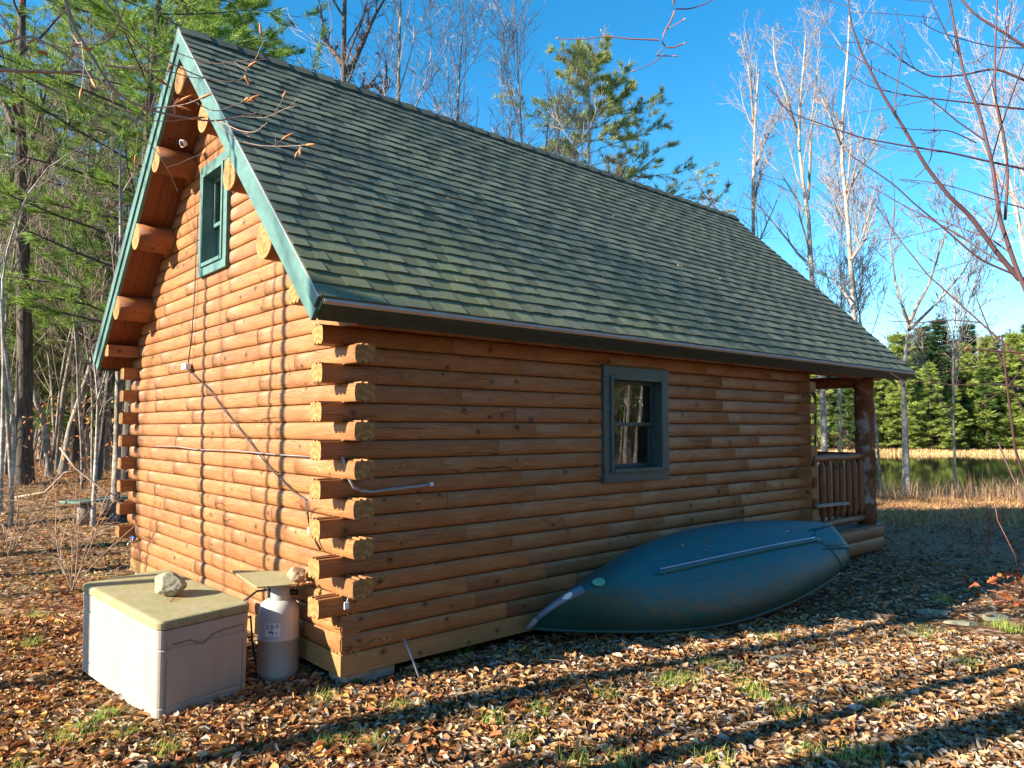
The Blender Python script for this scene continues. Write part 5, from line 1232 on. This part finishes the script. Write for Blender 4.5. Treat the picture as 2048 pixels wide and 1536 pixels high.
# reeds and brush along the near bank
def band(n, D0, D1, s0, s1, Lb, wb, lean, cA, cB, name, lab, cat):
    D = D0+(D1-D0)*g.beta(1.9, 1.1, n); s = g.uniform(s0, s1, n)*D; x = CAM[0]+D*FX[0]+s*RX[0]; y = CAM[1]+D*FX[1]+s*RX[1]
    C0 = np.stack([x, y, ground_z(x, y)-.03], 1); hgt = g.uniform(Lb*.3, Lb*1.1, n)*(.7+.5*np.sin(s*1.3)*np.sin(D*.9+s)); V, Q, Tt, c = blades(C0, hgt, g.uniform(wb*.6, wb*1.2, n), lean, cA, cB)
    return tag(np_mesh(name, V, Q, Tt, mats=M['grass'], col=c), lab, cat, kind='stuff')
band(52000, 15.5, 28.5, .36, .95, .27, .014, .8, (.34, .13, .05), (.68, .46, .22), 'dry_undergrowth', 'rusty dry ferns and weeds covering the bank before the pond', 'undergrowth')
band(9000, 24, 30.5, .36, .95, 1.05, .010, .4, (.22, .10, .06), (.60, .42, .24), 'dry_reeds', 'tall dry brown weed stems along the near pond edge', 'reeds')
band(26000, 79, 87, .08, 1.0, .55, .05, .8, (.40, .26, .12), (.80, .62, .32), 'marsh_grass', 'golden marsh grass strip along the far pond shore', 'grass')
band(9000, 14, 40, -1.0, -.45, .5, .008, .9, (.26, .12, .06), (.45, .28, .15), 'dry_undergrowth', 'brown dry brush on the floor of the left woods', 'undergrowth')
# brown leaf clumps hanging in the left understory
n = 5200; D = g.uniform(16, 45, n); s = g.uniform(-.72, -.44, n)*D; x = CAM[0]+D*FX[0]+s*RX[0]; y = CAM[1]+D*FX[1]+s*RX[1]
cl_ = np.sin(s*3.1+D*1.7)*np.sin(D*2.3-s)
k = cl_ > .25; x, y, D = x[k], y[k], D[k]; C0 = np.stack([x, y, ground_z(x, y)+g.uniform(.15, 2.2, len(x))], 1)
V, Q, c = leaf_shapes(g, C0, g.uniform(.08, .14, len(x)), g.uniform(.4, .6, len(x)), (.1, .8), LC[g.choice([1, 2, 3, 6], len(x))], flat=.9)
tag(np_mesh('beech_leaves', V, Q, mats=M['dryleaf'], col=c), 'dry copper beech leaves held on saplings in the left understory', 'foliage', kind='stuff')

# oak leaf sprig at the right edge
sp0 = np.array(px_at_z(2110, 1340, -.12)); Ds = float((sp0-CAM) @ fw)
root = empty('oak_sapling', tuple(sp0), label='small oak sapling holding rusty brown leaves at the lower right edge', cat='sapling')
mb = MB()
for e in ([(2110, 1345), (2060, 1230), (2030, 1190), (1975, 1180)], [(2060, 1230), (2040, 1160), (2030, 1110), (1995, 1040), (1985, 980)], [(2040, 1190), (2060, 1130)], [(2050, 1210), (2010, 1200), (1985, 1205)]):
    mb.tube([tuple(at(x, y, Ds+.05*j)-sp0) for j, (x, y) in enumerate(e)], [.006, .005, .004, .003, .002][:len(e)], 6)
mb.build('stem', M['twig_red'], root)
def oak_leaf(mb, M4, s, c, rr):
    out = [(0, 0), (.12, .05), (.2, .16), (.3, .10), (.38, .26), (.5, .14), (.6, .30), (.7, .15), (.82, .18), (1, 0)]
    top = [M4 @ Vector((x*s, y*s, .12*s*math.sin(x*5)+y*s*.35)) for x, y in out]; bot = [M4 @ Vector((x*s, -y*s, .12*s*math.sin(x*5)+y*s*.35)) for x, y in out[1:-1]]
    mid = [M4 @ Vector((x*s, 0, .12*s*math.sin(x*5))) for x, y in out]
    a = mb.add(top); b = mb.add(bot); d = mb.add(mid)
    for i in range(9):
        mb.face([d+i, d+i+1, a+i+1, a+i], 0, None, c); 
        bi_ = lambda k_: d+k_ if k_ in (0, 9) else b+k_-1
        mb.face([d+i, bi_(i), bi_(i+1), d+i+1], 0, None, c)
mb = MB(); rr = random.Random(6)
for i in range(26):
    px, py = rr.choice([(1975, 1180), (1990, 1205), (2005, 1175), (2020, 1160), (2035, 1175), (2030, 1200), (2050, 1165)]); p = at(px+rr.uniform(-18, 18), py+rr.uniform(-18, 14), Ds+rr.uniform(-.08, .12))-sp0
    Mr = Matrix.Translation(Vector(p)) @ Matrix.Rotation(rr.uniform(0, 6.28), 4, 'Z') @ Matrix.Rotation(rr.uniform(-1.0, .6), 4, 'Y') @ Matrix.Rotation(rr.uniform(-1, 1), 4, 'X')
    oak_leaf(mb, Mr, rr.uniform(.09, .14), rr.choice([(.42, .13, .05), (.52, .20, .08), (.33, .10, .045)]), rr)
mb.build('leaves', M['dryleaf'], root)

# twigs dropped among the leaves
n = 420; x, y = scatter(n, -4, 6, -4.6, 4); D, s_ = DS(x, y); k = D > .5; x, y = x[k], y[k]; n = len(x)
S = np.stack([x, y, ground_z(x, y)+g.uniform(.02, .045, n)], 1); a = g.uniform(0, 6.28, n); P, r_ = grow(g, S, np.stack([np.cos(a), np.sin(a), g.normal(0, .12, n)], 1), g.uniform(.06, .32, n), g.uniform(.0015, .004, n), 4, .12, 0, .5)
V, Q = tubes(P, r_, 5); tag(np_mesh('fallen_twigs', V, Q, mats=M['twig_mid'], smooth=True), 'thin brown twigs dropped among the near fallen leaves', 'twigs', kind='stuff')
# flat stones in the leaves
for i, (px, py, sx_, lab) in enumerate(((1560, 1315, .28, 'flat half buried stone in the sunlit leaves, left of two'), (1675, 1325, .20, 'flat half buried stone in the sunlit leaves, right of two'), (1925, 1245, .24, 'pale rounded stone at the edge of the cabin shadow'), (1990, 1232, .30, 'larger grey stone behind the pale one at the shadow edge'), (1830, 1270, .24, 'dark flat stone lying just inside the cabin shadow'), (1860, 1222, .26, 'grey stone in the shaded leaves right of the canoe'))):
    p = px_at_z(px, py, -.12); rock('stone', (p[0], p[1], gz(p[0], p[1])-.045), (sx_*.75, sx_*.45, .045), 20+i, M['rock'], lab, i*1.1, cat='stone')
p = px_at_z(1752, 1110, -.15); rock('stone', (10.05, .2, gz(10, .1)-.05), (.22, .22, .11), 31, M['rock'], 'pale stone under the porch corner', .4, cat='stone')

# twiggy shrub at the far gable corner
def shrub(loc, seed, lab, hgt=1.6, n=9, mat='twig_beech', spread=.9):
    g2 = np.random.default_rng(seed); a = g2.uniform(0, 6.28, n); S = np.zeros((n, 3)); D = np.stack([np.cos(a)*spread*g2.uniform(.3, 1, n), np.sin(a)*spread*g2.uniform(.3, 1, n), np.ones(n)], 1)
    Ln = hgt*g2.uniform(.6, 1.2, n); P, r_ = grow(g2, S, D, Ln, np.full(n, .009), 7, .10, -.01, .4); parts = [tubes(P, r_, 5)]
    k1 = kids(g2, P, r_, Ln, 5, .2, .95, (25, 60), (.25, .5), (.5, .7)); P1, r1 = grow(g2, *k1, 4, .12, 0, .5); parts.append(tubes(P1, np.maximum(r1, .0025), 4))
    k2 = kids(g2, P1, r1, k1[2], 3, .2, .95, (25, 60), (.3, .6), (.6, .8)); P2, r2 = grow(g2, *k2, 3, .12, 0, .6); parts.append(tubes(P2, np.maximum(r2, .002), 3))
    V = []; Q = []; o_ = 0
    for v, q in parts: V.append(v); Q.append(q+o_); o_ += len(v)
    o = np_mesh('bare_shrub', np.concatenate(V), np.concatenate(Q), mats=M[mat], smooth=True); o.location = loc; return tag(o, lab, 'shrub')
shrub((-.75, 5.6, gz(-.75, 5.6)), 51, 'bare arching shrub leaning out from the far gable corner', 1.9, 8)
shrub((-1.9, 8.6, gz(-1.9, 8.6)), 52, 'low tangle of bare red twigs left of the far gable corner', 1.2, 10)
shrub((-1.0, 8.9, gz(-1.0, 8.9)), 53, 'bare twiggy shrub in front of the thick dark trunk', 1.3, 9)
shrub(tuple(place(1965, 12)), 54, 'bare reddish shrub on the shaded lawn near the right edge', 1.1, 4, 'twig_red', .6)
shrub(tuple(place(1670, 19)), 56, 'red twigged shrub seen through the porch opening', 2.6, 12, 'twig_red', .6)
# ferns
def fern(loc, seed, lab, s=.22, n=7):
    mb = MB(); rr = random.Random(seed)
    for i in range(n):
        a = rr.uniform(0, 6.28); l_ = s*rr.uniform(.7, 1.1); el = rr.uniform(.7, 1.3)
        for k in range(1, 12):
            t = k/12; r_ = l_*math.cos(el)*t*1.3; z = l_*math.sin(el)*t-l_*.25*t*t; c = Vector((math.cos(a)*r_, math.sin(a)*r_, z)); sd_ = Vector((-math.sin(a), math.cos(a), -.15)); f = Vector((math.cos(a), math.sin(a), .3))
            w_ = l_*.28*math.sin(math.pi*min(1, t*.85+.12))
            for sg in (-1, 1):
                b0_ = mb.add([c-f*.006, c+f*.006, c+sd_*sg*w_+f*.012]); g_ = rr.uniform(.7, 1.2); mb.face([b0_, b0_+1, b0_+2], 0, None, (.10*g_, .34*g_, .07*g_))
    o = mb.build('fern', M['grass']); o.location = loc; tag(o, lab, 'fern')
fern((*gpx(712, 1378), gz(*gpx(712, 1378))), 1, 'tiny green seedling in front of the pier block', .09, 5)
fern((*gpx(885, 1318), gz(*gpx(885, 1318))), 2, 'small green fern in the shade under the sill', .16)
fern((*gpx(925, 1320), gz(*gpx(925, 1320))), 3, 'second small fern in the shade, right of the first one', .14)
fern((-.25, 5.1, gz(-.25, 5.1)), 4, 'bright green fern at the foot of the far gable corner', .32, 9)
# green bench on stumps behind the far corner
bp = place(208, 14.5); be = empty('green_bench', bp, .5, label='low green bench resting on a stump behind the far corner of the cabin', cat='bench')
bp.z += 0
mb = MB(); mb.box(-.6, .6, -.16, .16, .34, .38).box(-.6, .6, .20, .36, .34, .38); mb.build('seat', M['green_trim'], be, .005)
mb = MB(); mb.tube([(-.35, 0, -.1), (-.35, 0, .335)], .13, 12, mc=1); mb.build('stump_leg', [M['bark_mid'], M['end']], be)
mb = MB(); mb.box(.3, .36, -.2, .3, -.05, .335).box(.1, .3, .0, .05, .1, .15); mb.build('leg', M['black'], be)
# fallen branch and sticks
for i, (e, D_, lab) in enumerate((([(30, 995), (90, 985), (130, 945), (170, 940)], 12.5, 'fallen grey branch lying on the leaves in front of the thick trunk'), ([(120, 895), (150, 935), (200, 975), (245, 1000)], 12.2, 'pale fallen branch slanting down to the green bench'))):
    mb = MB(); P = [Vector(at(x, y, D_)) for x, y in e]; mb.tube(P, [.02, .022, .016, .008], 7); tag(mb.build('fallen_branch', M['twig_beech']), lab, 'branch')
mb = MB(); P = [Vector((*gpx(x, y), 0)) for x, y in ((1625, 1145), (1680, 1120), (1735, 1150))]
print('objects', len(bpy.data.objects), 'verts', sum(len(m_.vertices) for m_ in bpy.data.meshes))
